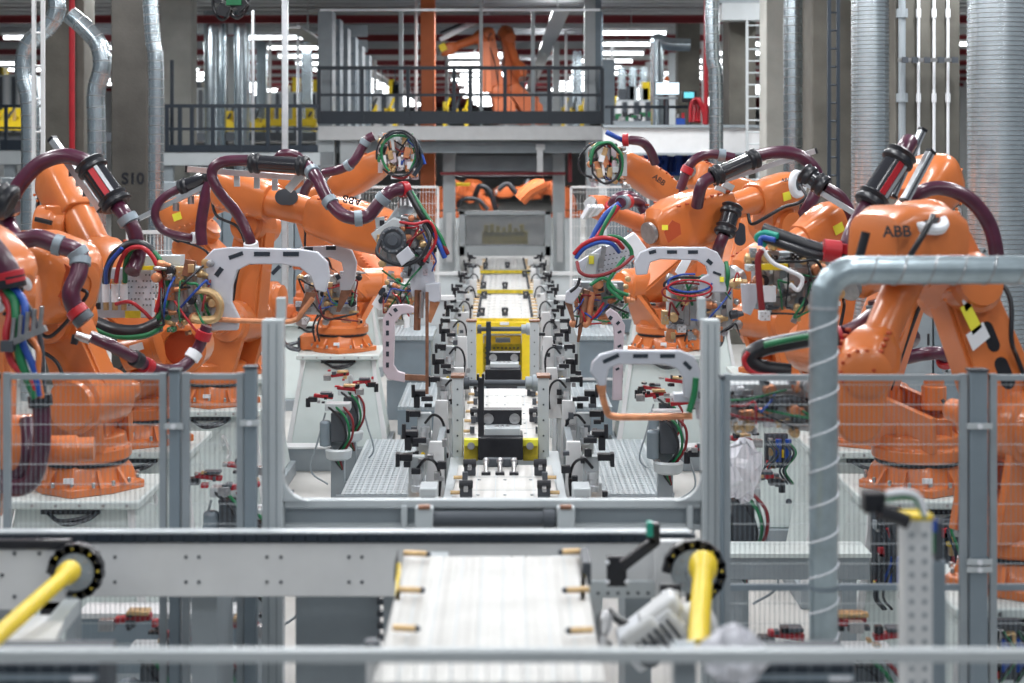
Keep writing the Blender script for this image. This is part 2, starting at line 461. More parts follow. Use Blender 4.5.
for i, px in enumerate((325, 333, 341, 349, 356, 363)):
    d = 37+i*1.1; x = P(px, 0, d).x; w = .32
    mm = MB().b2((x-w/2, d, 4.225), (x+w/2, d+.8, P(0, 10+i*9, d).z), 'bluegrey' if i % 2 else 'grey')
    for z in range(6): mm.b2((x-w/2+.04, d-.01, P(0, 112-z*15, d).z), (x+w/2-.04, d, P(0, 100-z*15, d).z), 'grey')
    mm.build('cabinet_panel', t)
mb = MB()
for i, (px, d) in enumerate(((590, 37), (596, 38), (598, 40))):
    x = P(px, 0, d).x; mb.b2((x-.12, d, P(0, 122, d).z), (x+.12, d+.3, P(0, -60 if i < 2 else 12, d).z), 'bluegrey' if i else 'machgrey')
mb.b2((P(586, 0, 37).x, 37.3, P(0, 122, 37).z), (P(600, 0, 37).x, 37.5, P(0, 66, 37).z), 'grey')
tag(mb.build('steel_pillar'), 'grey steel pillar at the right end of the raised platform', 'pillar')
post('cage_post', 608, 60, 126, 36, .28, 'bluegrey', 'dark blue-grey box post at the right corner of the platform')

# slim posts and pipes of the hall behind the walkway and the platform
hall = [(172, 33.5, 60, 'navy', .07), (186, 38, 55, 'white', .05), (232, 48, 18, 'machgrey', .3), (262, 50, 40, 'duct', .3), (270, 47, 30, 'white', .07), (298, 43, 12, 'alu', .07), (307, 50, 38, 'duct', .3),
        (375, 52, 60, 'white', .1), (447, 50, 30, 'white', .1), (556, 50, 30, 'machgrey', .2), (566, 46, 15, 'white', .07), (577, 55, 45, 'duct', .3), (612, 48, 40, 'white', .08), (651, 62, 60, 'white', .4), (673, 56, 50, 'machgrey', .3), (704, 50, 30, 'white', .12), (724, 44, 20, 'machgrey', .1)]
for k, (px, d, y0, m, w_) in enumerate(hall):
    x = P(px, 0, d).x
    where = 'behind the left walkway' if px < 318 else ('on the raised platform' if px < 600 else 'right of the raised platform')
    n_ = sum(1 for h in hall[:k] if (h[0] < 318) == (px < 318) and (h[0] < 600) == (px < 600))
    zb_ = 0 if k in (0, 1, 5, 13, 14, 15, 16) else 4.185
    tag(MB().b2((x-w_/2, d-w_/2, zb_), (x+w_/2, d+w_/2, min(7.0, P(0, y0, d).z)), m).b2((x-w_, d-w_, zb_), (x+w_, d+w_, zb_+.05), m).build('hall_post', bevel=.01),
        '%s %s post %s, %s from the left' % ('slim' if w_ < .15 else 'thick', {'navy': 'dark', 'white': 'white', 'machgrey': 'grey', 'duct': 'shiny', 'alu': 'silvery'}[m], where, ['first', 'second', 'third', 'fourth', 'fifth', 'sixth', 'seventh', 'eighth'][n_]), 'post')
# bar along the top of the cage
tag(MB().beam(P(320, 10, 37), P(600, 10, 37), .05, .05, 'alu').build('cage_rail'), 'thin pale rail high above the raised platform', 'rail')

# yellow fixtures far behind
def yfix(x0, x1, y0, y1, d, label):
    a = P(x0, y1, d); b = P(x1, y0, d); w = b.x-a.x; h = b.z-a.z
    t = thing('yellow_fixture', label, 'fixture', ((a.x+b.x)/2, d, 4.2))
    for x in (a.x+.05, b.x-.15): MB().b2((x, d+.05, 4.22), (x+.1, d+.7, a.z), 'yellow').build('leg', t)
    MB().b2((a.x, d, a.z), (b.x, d+.8, a.z+h*.35), 'yellow').build('base_frame', t)
    mb = MB(); n = max(3, int(w/.35))
    for i in range(n):
        x = a.x+w*(i+.5)/n; hh = h*random.uniform(.5, 1)
        mb.b2((x-w*.3/n, d+.1, a.z+h*.35), (x+w*.25/n, d+.5, a.z+hh), 'yellow' if i % 3 else 'yellowdirty')
        mb.cyl((x, d-.02, a.z+h*.5), (x+.1, d+.3, a.z+h*.95), .04, 'darkgrey' if i % 2 else 'yellow', n=6)
    mb.build('clamp_row', t)
yfix(-5, 22, 104, 130, 45, 'yellow fixture on the far left walkway')
yfix(208, 262, 106, 131, 46, 'wide yellow fixture behind the left walkway')
yfix(262, 316, 106, 126, 46, 'second yellow fixture right of the wide one behind the left walkway')
yfix(346, 398, 97, 122, 44, 'yellow fixture on the raised platform left of the orange post')
yfix(441, 470, 97, 122, 44, 'small yellow fixture right of the orange post')
yfix(560, 586, 97, 122, 46, 'yellow fixture at the right end of the raised platform')
yfix(606, 614, 95, 126, 40, 'narrow yellow fixture right of the corner post')
# grey machine blocks far back
for i, (x0, x1, y0, y1, d, m) in enumerate(((-10, 30, 75, 106, 50, 'machgrey'), (200, 262, 95, 108, 52, 'machgrey'), (264, 318, 92, 106, 52, 'machgrey'), (362, 400, 94, 100, 56, 'machgrey'), (500, 590, 92, 122, 60, 'grey'), (615, 650, 100, 126, 44, 'machgrey'), (150, 205, 88, 110, 48, 'machgrey'))):
    a = P(x0, y1, d); b = P(x1, y0, d)
    a.z = 4.2 if i not in (3, 4) else 4.235
    mb = MB().b2(a, b+V((0, 2, 0)), m)
    for k in range(6):
        x = a.x+(b.x-a.x)*(k+.3)/6; mb.b2((x, d-.05, a.z+.05), (x+.12, d, b.z-.05), 'darkgrey' if k % 2 else 'white')
    for k in range(5):
        x = a.x+(b.x-a.x)*random.random(); mb.b2((x, d+.1, b.z), (x+.2, d+.6, b.z+random.uniform(.15, .5)), random.choice(['machgrey', 'yellow', 'darkgrey']))
    tag(mb.build('machine_enclosure'), 'pale machine enclosure far behind, ' + ('beyond the far left ladder', 'behind the wide yellow fixture', 'right of it behind the second yellow fixture', 'on the platform behind the yellow fixture', 'behind the orange robot on the platform', 'right of the platform corner post', 'left of the dull duct by the walkway')[i], 'machine')

for x0, x1, d0, d1, lab in ((-17, -4.3, 45.3, 62, 'upper floor slab carrying the yellow fixtures behind the left walkway'), (-26, -17.2, 36, 60, 'upper floor slab at the far left behind the ladder'), (2.3, 4.9, 31.35, 61, 'upper floor slab carrying the monitor on the right')):
    o_ = MB().b2((max(x0, -23.8), d0, 3.95), (x1, d1, 4.18), 'darkgrey').build('mezzanine_floor'); tag(o_, lab, 'floor')
# monitor stand
t = thing('monitor_stand', 'glowing flat monitor on a black stand above the right beam', 'monitor', P(667, 118, 33))
MB().b2(P(655, 95, 33), P(680, 82, 33)+V((0, .06, 0)), 'darkgrey').build('casing', t)
MB().b2(P(656, 94.3, 32.98), P(679, 82.6, 32.98)+V((0, .01, 0)), 'screenglow').build('screen', t)
MB().cyl(P(667, 96, 33.05), P(667, 126, 33.05), .04, 'darkgrey').b2(P(655, 99, 33), P(678, 97, 33)+V((0, .2, 0)), 'grey').build('pole', t)
MB().sphere(P(667, 79, 33), .05, 'orange_far').build('beacon', t)
t = thing('operator_terminal', 'small black operator panel with a teal screen right of the monitor', 'control panel', P(689, 124, 32.5))
MB().b2(P(682, 102, 32.5), P(697, 91, 32.5)+V((0, .12, 0)), 'black').build('casing', t, bevel=.01)
MB().b2(P(684, 98, 32.48), P(694, 92, 32.48)+V((0, .01, 0)), 'screenteal').build('screen', t)
MB().cyl(P(690, 102, 32.6), P(690, 126, 32.6), .035, 'darkgrey').build('pole', t)
t = thing('hose_bundle', 'bundle of red hoses hanging by the small operator panel', 'hoses', P(697, 124, 32))
for k in range(4):
    MB().tube([P(690+k*3, 122, 32), P(691+k*3, 104, 32+.1*k), P(697+k, 99, 32), P(703+k*.5, 112, 32), P(704, 124, 32)], .03, 'red', n=8).build('hose', t)
t = thing('parts_tray', 'cluttered tray of dark and green fittings on the right beam', 'tray', P(632, 124, 33))
mb = MB().b2(P(614, 125, 33), P(651, 121, 33)+V((0, .4, 0)), 'grey'); mb.build('tray', t)
for k in range(16):
    c = P(616+k*2.2, 119-random.random()*5, 33.1)
    MB().box(c, [random.uniform(.05, .12) for _ in range(3)], random.choice(['darkgrey', 'green', 'steel', 'darkred', 'black'])).build('fitting', t)
t = thing('valve_block', 'small blue valve block below the red hoses', 'valve', P(681, 124, 32))
MB().b2(P(676, 125, 32), P(685, 118, 32)+V((0, .1, 0)), 'blue').build('body', t)
MB().cyl(P(678, 118, 32), P(678, 114, 32), .03, 'steel').cyl(P(683, 118, 32), P(683, 113, 32), .03, 'red').build('fitting', t)

# blue frame under the right beam
t = thing('blue_rack', 'bright blue perforated rack under the right beam', 'rack', P(670, 172, 34))
mb = MB()
for x0, y0, x1, y1 in ((640, 150, 697, 153), (643, 150, 650, 178), (662, 150, 667, 176), (676, 150, 682, 172), (640, 160, 665, 164), (640, 172, 690, 176), (688, 150, 694, 170), (650, 178, 672, 184)):
    mb.b2(P(x0, y1, 34), P(x1, y0, 34)+V((0, .12, 0)), 'blue')
mb.build('frame', t)
mb = MB()
for k in range(12): mb.cyl(P(648+k*4, 156, 34.2), P(644+k*4, 182, 34.2), .05, 'blue', n=6)
mb.build('hooks', t)

# wire fences further down the line
def farfence(x0, x1, y0, y1, d, label, step=.055, m='white'):
    a = P(x0, y1, d); b = P(x1, y0, d)
    t = thing('wire_fence', label, 'fence', ((a.x+b.x)/2, d, a.z))
    f = MB(); w = .04
    for p, q in (((a.x, d, a.z), (b.x, d, a.z)), ((a.x, d, b.z), (b.x, d, b.z)), ((a.x, d, a.z), (a.x, d, b.z)), ((b.x, d, a.z), (b.x, d, b.z))): f.beam(p, q, w, w, m)
    f.build('frame', t)
    mb = MB(); x = a.x
    while x < b.x: mb.cyl((x, d, a.z), (x, d, b.z), .004, m, n=4); x += step
    z = a.z
    while z < b.z: mb.cyl((a.x, d, z), (b.x, d, z), .004, m, n=4); z += .2
    mb.build('wire_mesh', t)
farfence(571, 648, 187, 318, 28.8, 'white framed wire fence behind the right line robots')
farfence(360, 438, 187, 318, 28.8, 'white framed wire fence behind the left line robots')
farfence(128, 185, 232, 300, 20, 'wire crate fence between the left robots', .045)
farfence(945, 985, 250, 372, 14.5, 'tall grey wire fence behind the right corner robots', .03, 'grey')

# cell end portal
D = 38
t = thing('cell_portal', 'grey portal with a glazed door closing the end of the line', 'portal', P(505, 260, D)*1)
zf = 0
def bb(x0, y0, x1, y1, d0, d1, m, mbx=None):
    a = P(x0, y1, d0); b = P(x1, y0, d0); return (mbx or MB()).b2(a, (b.x, d1, b.z), m)
bb(443, 150, 455, 420, D, D+.4, 'machgrey').build('post', t); bb(553, 150, 565, 420, D, D+.4, 'machgrey').build('post', t)
bb(455, 156, 553, 171, D+.1, D+.4, 'grey').build('lintel', t)
bb(455, 176, 553, 179, D+.1, D+.3, 'black').build('door_track', t)
fr = MB(); bb(459, 211, 551, 215, D, D+.1, 'machgrey', fr); bb(459, 246, 551, 256, D, D+.1, 'machgrey', fr); bb(459, 211, 465, 256, D, D+.1, 'machgrey', fr); bb(545, 211, 551, 256, D, D+.1, 'machgrey', fr)
fr.build('door_frame', t, bevel=.01)
bb(465, 215, 545, 246, D+.03, D+.05, 'glass').build('door_pane', t)
for px in (449, 560): bb(px-3, 213, px+3, 262, D-.6, D-.45, 'white').build('guide_rail', t)
tag(bb(430, 146, 527, 150, 37.2, 37.4, 'red').build('sprinkler_pipe'), 'bright red pipe under the raised platform above the portal', 'pipe')
tag(bb(440, 172, 566, 175, 37.5, 37.6, 'darkred').build('sprinkler_pipe'), 'dark red pipe just above the portal opening', 'pipe')
tag(bb(568, 148, 572, 182, 37.2, 37.4, 'darkred').build('sprinkler_pipe'), 'short vertical dark red pipe right of the portal', 'pipe')
t = thing('hoist_bracket', 'white bracket hanging under the platform above the portal', 'bracket', P(540, 172, 36.5))
bb(536, 144, 545, 150, 36.4, 36.7, 'white').build('clamp', t); bb(537, 150, 543, 172, 36.45, 36.6, 'white').build('rod', t)
t = thing('far_workpiece', 'dull yellow tooling standing behind the glazed portal door', 'tooling', P(505, 246, 40))
mb = bb(482, 232, 528, 244, 40, 40.6, 'yellowdirty')
for k in range(7): bb(484+k*6, 224+random.random()*5, 488+k*6, 236, 40, 40.4, 'yellowdirty', mb)
mb.build('frame', t)
tag(bb(455, 183, 470, 186, 42, 42.3, 'yellow').build('light_curtain'), 'small yellow bar left behind the portal opening', 'bar')

# hanging device at the top left
t = thing('hanging_device', 'black device with green cover hanging into view at the top', 'device', P(229, 18, 20))
mb = MB()
for k in range(16):
    mb.box(P(216+random.random()*28, random.uniform(-8, 12), 20+random.uniform(-.1, .1)), [random.uniform(.05, .14) for _ in range(3)], 'black', Matrix.Rotation(random.random()*3, 3, 'Y'))
mb.tube([P(218, -20, 20), P(213, 5, 20), P(222, 20, 20), P(232, 10, 20)], .02, 'black'); mb.tube([P(245, -20, 20), P(248, 5, 20), P(238, 18, 20), P(228, 12, 20)], .02, 'black')
mb.build('body', t)
MB().b2(P(226, 5, 19.8), P(241, -12, 19.8)+V((0, .1, 0)), 'green').build('cover', t)
MB().cyl(P(230, -5, 20), V((P(230, 0, 20).x, 20, 7.4)), .05, 'black').build('suspension', t)
# ------------------------------------------------------------------ welding robots
def hosepart(t, pts, r=.042, m='hose', name='dress_hose', collars=(), cm='darkgrey', n=12, cr=1.35, cw=.035):
    mb = MB().tube(pts, r, m, n=n, k=8); mb.build(name, t, angle=60)
    pp = catmull(pts, 8)
    for f, c in collars:
        i = min(len(pp)-2, int(f*(len(pp)-1))); d = (pp[i+1]-pp[i]).normalized()
        MB().lathe(pp[i]-d*cw, d, [(0, r*1.05), (.004, r*cr), (cw*2-.004, r*cr), (cw*2, r*1.05)], c, 16).build('hose_clamp', t)

def cables(t, specs, name='cable'):
    for pts, r, m in specs: MB().tube(pts, r, m, n=8, k=7).build(name, t, angle=60)

def sleeve(t, p, q, r=.07, stripe=True, up=V((0, -1, .5))):
    p = V(p); q = V(q); d = (q-p).normalized(); L = (q-p).length
    o = MB().lathe(p, d, [(0, r*.8), (.02, r), (L-.02, r), (L, r*.8)], 'sleeve', 20).build('hose_sleeve', t)
    for f in (0, L-.1):
        MB().lathe(p+d*f, d, [(0, r*1.05), (.015, r*1.25), (.04, r*1.1), (.06, r*1.25), (.085, r*1.25), (.1, r*1.05)], 'black', 20).build('end_collar', o)
    if stripe:
        u = (up-d*up.dot(d)).normalized(); s = d.cross(u)
        a = p+d*L*.22+u*r*.985; b = p+d*L*.8+u*r*.985
        for k in (-1, 1):
            pass
        MB().prism([a-s*r*.16, a+s*r*.30, b+s*r*.30, b-s*r*.16], u*.014, 'red').build('stripe', o)
        MB().prism([a-s*r*.5-u*r*.05, a-s*r*.22, b-s*r*.22, b-s*r*.5-u*r*.05], u*.014, 'alu').build('stripe', o)

def railbar(t, p, q, w=.045):
    p = V(p); q = V(q); d = (q-p).normalized(); sd, u = basis(d)
    mb = MB().beam(p, q, w, w, 'alu')
    mb.beam(p-sd*w*.5-d*.0, q-sd*w*.5, .004, w*.35, 'darkgrey')
    o = mb.build('guide_rail', t, bevel=.003)
    MB().beam(p-d*.02, p, w*1.1, w*1.1, 'black').build('end_cap', o)
    MB().beam(q, q+d*.02, w*1.1, w*1.1, 'black').build('end_cap', o)

def pedestal(b, label, w=.46, flip=1):
    x, y, z = b
    t = thing('robot_pedestal', label, 'pedestal', (x, y, 0))
    MB().box((x, y-w*.88, z-.085), (w*.9, .05, .04), 'black').build('black_connector', t)  # black connector bar below the top plate
    mb = MB()
    for k in range(6): mb.cyl((x-w*.9+k*w*.36, y-w*1.08-.004, z-.03), (x-w*.9+k*w*.36, y-w*1.08, z-.03), .012, 'steel', n=6)
    for k in range(2): mb.cyl((x-w*.3+k*w*.6, y-w*1.14, .40), (x-w*.3+k*w*.6, y-w*1.05, .40), .03, 'darkgrey', n=10)
    mb.build('bolts', t)
    mb = MB()
    a, c = w, w*1.22
    mb.loft([[V((x-c, y-c, .16)), V((x+c, y-c, .16)), V((x+c, y+c, .16)), V((x-c, y+c, .16))], [V((x-a*.85, y-a*.85, z-.06)), V((x+a*.85, y-a*.85, z-.06)), V((x+a*.85, y+a*.85, z-.06)), V((x-a*.85, y+a*.85, z-.06))]], 'pale')
    mb.build('column', t, bevel=.015)
    MB().b2((x-a*1.08, y-a*1.08, z-.06), (x+a*1.08, y+a*1.08, z), 'pale').build('top_plate', t, bevel=.012)
    MB().b2((x-c*1.1, y-c*1.1, 0), (x+c*1.1, y+c*1.1, .16), 'grey').build('foot', t, bevel=.01)
    for sx in (-1, 1):
        mb = MB()
        mb.prism([V((x+sx*c*1.09, y-c*.98, .16)), V((x+sx*c*.98, y-c*.98, .16)), V((x+sx*a*.86, y-a*.9, z-.06)), V((x+sx*a*.98, y-a*.9, z-.06)), V((x+sx*a*1.0, y-a*.92, z-.22))], (0, .03, 0), 'white')
        mb.build('rib', t)
    mb = MB(); sg = math.copysign(1, x)
    for i in range(2): mb.tube([V((x-.16, y-a*.9, z-.10)), V((x-.06+.04*i, y-a*1.12, z-.13-.025*i)), V((x+.08+.05*i, y-a*1.1, z-.12-.01*i)), V((x+.2, y-a*.9, z-.09))], .014, 'black', n=6)
    mb.tube([V((x+a*.3, y-a*.95, z-.33)), V((x+a*.35, y-a*1.15, z-.24)), V((x+a*.45, y-a*.98, z-.40)), V((x+a*.4, y-a*1.0, z-.46))], .018, 'white', n=6)
    mb.build('cable_loop', t)
    return t

def robot(label, base, E, F, W, side=1, far=False, S=None, rear=.33, head=.215, wl=.30, tube=.125, sticker=True, hole=True, letters=None, window=None, motor=True, ww=None, recess=False, cover=True, openings=False):
    """base: centre of the base flange; E elbow hub; F start of the forearm axis; W wrist end."""
    base = V(base); E = V(E); F = V(F); W = V(W); O = 'orange_far' if far else 'orange'
    t = thing('welding_robot', label, 'robot', base)
    yaw = V((E.x-base.x+(W.x-E.x)*.3, (E.y-base.y)+(W.y-E.y)*.3, 0))
    if yaw.length < .05: yaw = V((1, 0, 0))
    yaw.normalize()
    if S is None: S = base+V((0, 0, .80))+V((math.copysign(.26, -base.x), -.05, 0))
    S = V(S)
    # base flange: stepped, lobed casting with bolts
    mb = MB(); R = .40
    def lob(r0, r1, z): return [base+V(((r0 if i % 4 else r1)*math.cos(2*PI*i/16), (r0 if i % 4 else r1)*math.sin(2*PI*i/16), z)) for i in range(16)]
    mb.loft([lob(.36, .43, 0), lob(.36, .43, .055), lob(.33, .38, .07), lob(.30, .34, .17), lob(.28, .30, .21)], O)
    mb.bolts(base+V((0, 0, .07)), (0, 0, 1), .375, 16, .016, 'steel' if not far else O, .03)
    mb.build('base', t, bevel=.008)
    if True:
        mb = MB().box(base+V((math.copysign(.33, base.x), .05, .1)), (.34, .3, .18), O); mb.build('junction_box', t, bevel=.015)
    # dark bearing gap, connector and supply cables
    MB().lathe(base+V((0, 0, .19)), (0, 0, 1), [(0, .31), (.03, .31)], 'black', 24).build('bearing_gap', t)
    if not far:
        sx = math.copysign(1, base.x); rn = random.Random(int(abs(base.y)*10))
        MB().box(base+V((sx*.51, -.02, .10)), (.03, .2, .13), 'darkgrey').build('connector_plate', t, bevel=.005)
        for k in range(4):
            o_ = base+V((sx*.52, -.08+.05*k, .10)); z_ = rn.uniform(-.1, .12)
            MB().tube([o_, o_+V((sx*.16, -.05, -.03)), o_+V((sx*.20, -.10, .05+z_*.5)), o_+V((sx*.10, -.18, -.04)), o_+V((-sx*.04, -.24, -.07))], .017, 'black' if k else 'darkgrey', n=8).build('supply_cable', t, angle=60)
        for k in range(2):
            MB().tube([base+V((sx*(.24+.05*k), -.28, .14)), base+V((sx*(.26+.05*k), -.34, .32)), base+V((sx*(.18+.04*k), -.36, .52)), base+V((sx*.1, -.30, .68))], .012, 'black', n=8).build('supply_cable', t, angle=60)
        MB().b2(base+V((-.06, -.385, .10)), base+V((.01, -.365, .135)), 'sticker').build('type_plate', t)
        mb = MB()
        for k in range(5): mb.prism([base+V((math.cos(a_)*.335, math.sin(a_)*.335, .07)) for a_ in ()] or [base+V((math.cos(-.5-k*.53)*.31, math.sin(-.5-k*.53)*.31, .17)), base+V((math.cos(-.5-k*.53)*.40, math.sin(-.5-k*.53)*.40, .06)), base+V((math.cos(-.5-k*.53)*.31, math.sin(-.5-k*.53)*.31, .06))], V((math.sin(-.5-k*.53), -math.cos(-.5-k*.53), 0))*.025, O)
        mb.build('flange_rib', t)
    # turret
    mb = MB()
    mb.lathe(base+V((0, 0, .20)), (0, 0, 1), [(0, .29), (.03, .33), (.10, .33), (.12, .30), (.19, .29), (.21, .25)], O, 28)
    mb.bolts(base+V((0, 0, .27)), (0, 0, 1), .315, 20, .012, O, .045)
    pn = V((0, 0, 1)).cross(yaw)
    dS = S-base; mid = base+V((dS.x*.5, dS.y*.5, .30))
    for k in (-1, 1):
        a = pn*k*.21
        mb.prism([base-yaw*.26+V((0, 0, .30))+a, base+yaw*.30+V((0, 0, .30))+a, S+yaw*.16-V((0, 0, .05))+a, S+yaw*.05+V((0, 0, .16))+a, S-yaw*.16+V((0, 0, .12))+a, base-yaw*.24+V((0, 0, .55))+a], pn*.07, O)
    mb.box(base+V((0, 0, .40)), (.40, .40, .25), O)
    mb.build('turret', t, bevel=.02)
    MB().lathe(S-pn*.33, pn, [(0, .10), (.01, .17), (.07, .18), (.09, .21), (.57, .21), (.59, .18), (.64, .17), (.66, .1)], O, 24).bolts(S-pn*.33+pn*.05, -pn, .155, 12, .012, O).build('shoulder_joint', t)
    if motor:
        m0 = base-yaw*.12+V((0, 0, .58))
        MB().lathe(m0-pn*.02, (0, 0, 1), [(0, .09), (.16, .09), (.17, .075), (.24, .075), (.25, .03)], O, 16).build('base_motor', t)
        MB().lathe(S-pn*.33, -pn, [(0, .085), (.16, .085), (.17, .07), (.26, .07), (.265, .03)], O, 16).build('shoulder_motor', t)
    # lower arm
    d = (E-S); L = d.length; d.normalize(); an = (pn-d*pn.dot(d)).normalized(); e = d.cross(an)
    mb = MB()
    mb.link(S, E, .21, .165, an, .20, O)
    mb.link(S+d*.02, E-d*.02, .19, .145, an, .26, O)
    mb.bolts(S+an*.13, an, .15, 12, .012, O); mb.bolts(E+an*.13, an, .11, 10, .011, O)
    mb.bolts(S-an*.13, -an, .15, 12, .012, O); mb.bolts(E-an*.13, -an, .11, 10, .011, O)
    la = mb.build('lower_arm', t, bevel=.012)
    mb = MB()
    for f, s_ in (((.36, .045), (.62, .04)) if openings else ()):
        for k in (-1, 1):
            MB().link(S+d*(L*f-.05)+an*k*.128, S+d*(L*f+.05)+an*k*.128, s_, s_, an, .008, 'black').build('opening', la)
    # elbow and upper arm housing
    f = (W-F); FL = f.length; f.normalize()
    MB().lathe(E-an*.27, an, [(0, .09), (.01, .14), (.05, .15), (.07, .175), (.47, .175), (.49, .15), (.53, .14), (.54, .09)], O, 22).bolts(E-an*.24, -an, .125, 12, .01, O).build('elbow_joint', t)
    up = V((0, 0, 1))
    if abs(f.z) > .9: up = yaw
    h = head
    path = [(F-f*rear, h*.62, h*.62), (F-f*(rear-.05), h*.86, h*.86), (F-f*(rear-.13), h, h), (F+f*.02, h, h*1.02), (F+f*.16, h*.92, h*.9), (F+f*.22, tube*1.25, tube*1.25), (F+f*.30, tube*1.12, tube*1.12)]
    mb = MB().rsq(path, O, 3.4, 28, up)
    sd, uu = basis(f, up)
    mb.loft([[E+sd*a_*.13+f*b_*.17 for a_, b_ in ((-1, -1), (1, -1), (1, 1), (-1, 1))], [F+sd*a_*.15+f*b_*.2 for a_, b_ in ((-1, -1), (1, -1), (1, 1), (-1, 1))]], O)
    for k in range(6):
        for s2 in (-1, 1): mb.cyl(F-f*(rear-.16-.07*k)+sd*s2*h*.93-uu*h*.72, F-f*(rear-.16-.07*k)+sd*s2*(h*.93+.02)-uu*h*.72, .013, O, n=6)
    ua = mb.build('upper_arm_housing', t, bevel=.006, angle=30)
    # rear cover with opening
    MB().lathe(F-f*(rear-.0), -f, [(-.03, h*.62), (.012, h*.60), (.02, h*.52), (.012, h*.34), (-.02, h*.32)], 'sticker' if cover and not far else O, 20).build('rear_cover', t)
    if cover: MB().lathe(F-f*rear, -f, [(-.02, h*.3), (.018, h*.33)], 'black', 16).build('rear_opening', t)
    # tube
    wst = max(.45, FL-wl-.12)
    mb = MB().lathe(F+f*.26, f, [(0, tube*1.12), (.02, tube*1.0), (wst-.34, tube*.9), (wst-.33, tube*1.03), (wst-.28, tube*1.03), (wst-.27, tube*.92)], O, 24)
    mb.bolts(F+f*(wst-.05), f, tube*.93, 12, .01, O, .015)
    mb.build('upper_arm_tube', t)
    # wrist
    q = ww or tube*1.15
    a = F+f*(wst-.06); Lw = FL-wst+.06
    path = [(a, q*.8, q*.8), (a+f*.05, q*.98, q*1.0), (a+f*Lw*.35, q*1.12, q*1.22), (a+f*Lw*.7, q*1.0, q*1.15), (a+f*Lw*.93, q*.7, q*.95), (a+f*Lw, q*.45, q*.6)]
    mb = MB().rsq(path, O, 4, 24, up)
    for k in range(7):
        g = a+f*Lw*(.15+.11*k)
        for s2 in (-1, 1): mb.cyl(g+uu*q*.95+sd*s2*q*.9, g+uu*q*.95+sd*s2*(q*1.13), .011, O if far else 'orange_recess', n=6)
    wr = mb.build('wrist', t, bevel=.005, angle=30)
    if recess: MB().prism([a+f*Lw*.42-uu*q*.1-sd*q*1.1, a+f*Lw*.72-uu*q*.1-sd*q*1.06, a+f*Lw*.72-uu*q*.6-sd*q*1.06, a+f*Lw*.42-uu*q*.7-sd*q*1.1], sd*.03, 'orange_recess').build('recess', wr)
    if letters: letters(t, F, f, sd, uu, h, a, Lw, q)
    # stickers
    if sticker:
        c0 = F+uu*-.02+(-sd*(h+.001) if (-sd).y < sd.y else sd*(h+.001)); c0 = c0+f*.03
        n_ = -sd if (-sd).y < sd.y else sd
        MB().prism([c0-f*.05-uu*.04, c0+f*.05-uu*.04, c0+f*.05+uu*.04, c0-f*.05+uu*.04], n_*.006, 'stickeryellow').build('warning_sticker', ua)
    # service cable round the elbow
    n_ = -sd if (-sd).y < sd.y else sd
    hosepart(t, [F-f*(rear+.01), F-f*(rear+.07)-uu*.05, F-f*(rear-.10)-uu*h*1.25+n_*.1, E+n_*.30, E+n_*.29-d*.2+f*.12, S+d*.5*L+n_*.20, S+d*.1+n_*.2], .014, 'black', 'motor_cable')
    t['_'] = 0; del t['_']
    t_ = dict(t=t, f=f, sd=sd, uu=uu, W=W, S=S, an=an, d=d, L=L)
    # tool flange
    MB().lathe(W-f*.02, f, [(0, .085), (.03, .085), (.035, .10), (.07, .10)], 'steel', 20).build('tool_flange', t)
    return t_

def cframe(t, pts_px, D, thick, m, slots=(), name='gun_arm', wire=False, edge='machgrey'):
    pts = [P(x, y, D) for x, y in pts_px]
    o = MB().prism(pts, (0, thick, 0), m).build(name, t, bevel=.008)
    if slots:
        for (x0, y0, x1, y1, wd) in slots:
            a = P(x0, y0, D-thick/(2)); b = P(x1, y1, D-thick/2); d = (b-a).normalized(); n = V((-d.z, 0, d.x))
            w = wd*D/FPX/2
            MB().prism([a-n*w, b-n*w, b+n*w, a+n*w], (0, .006, 0), 'navy').build('slot', o)
    return o

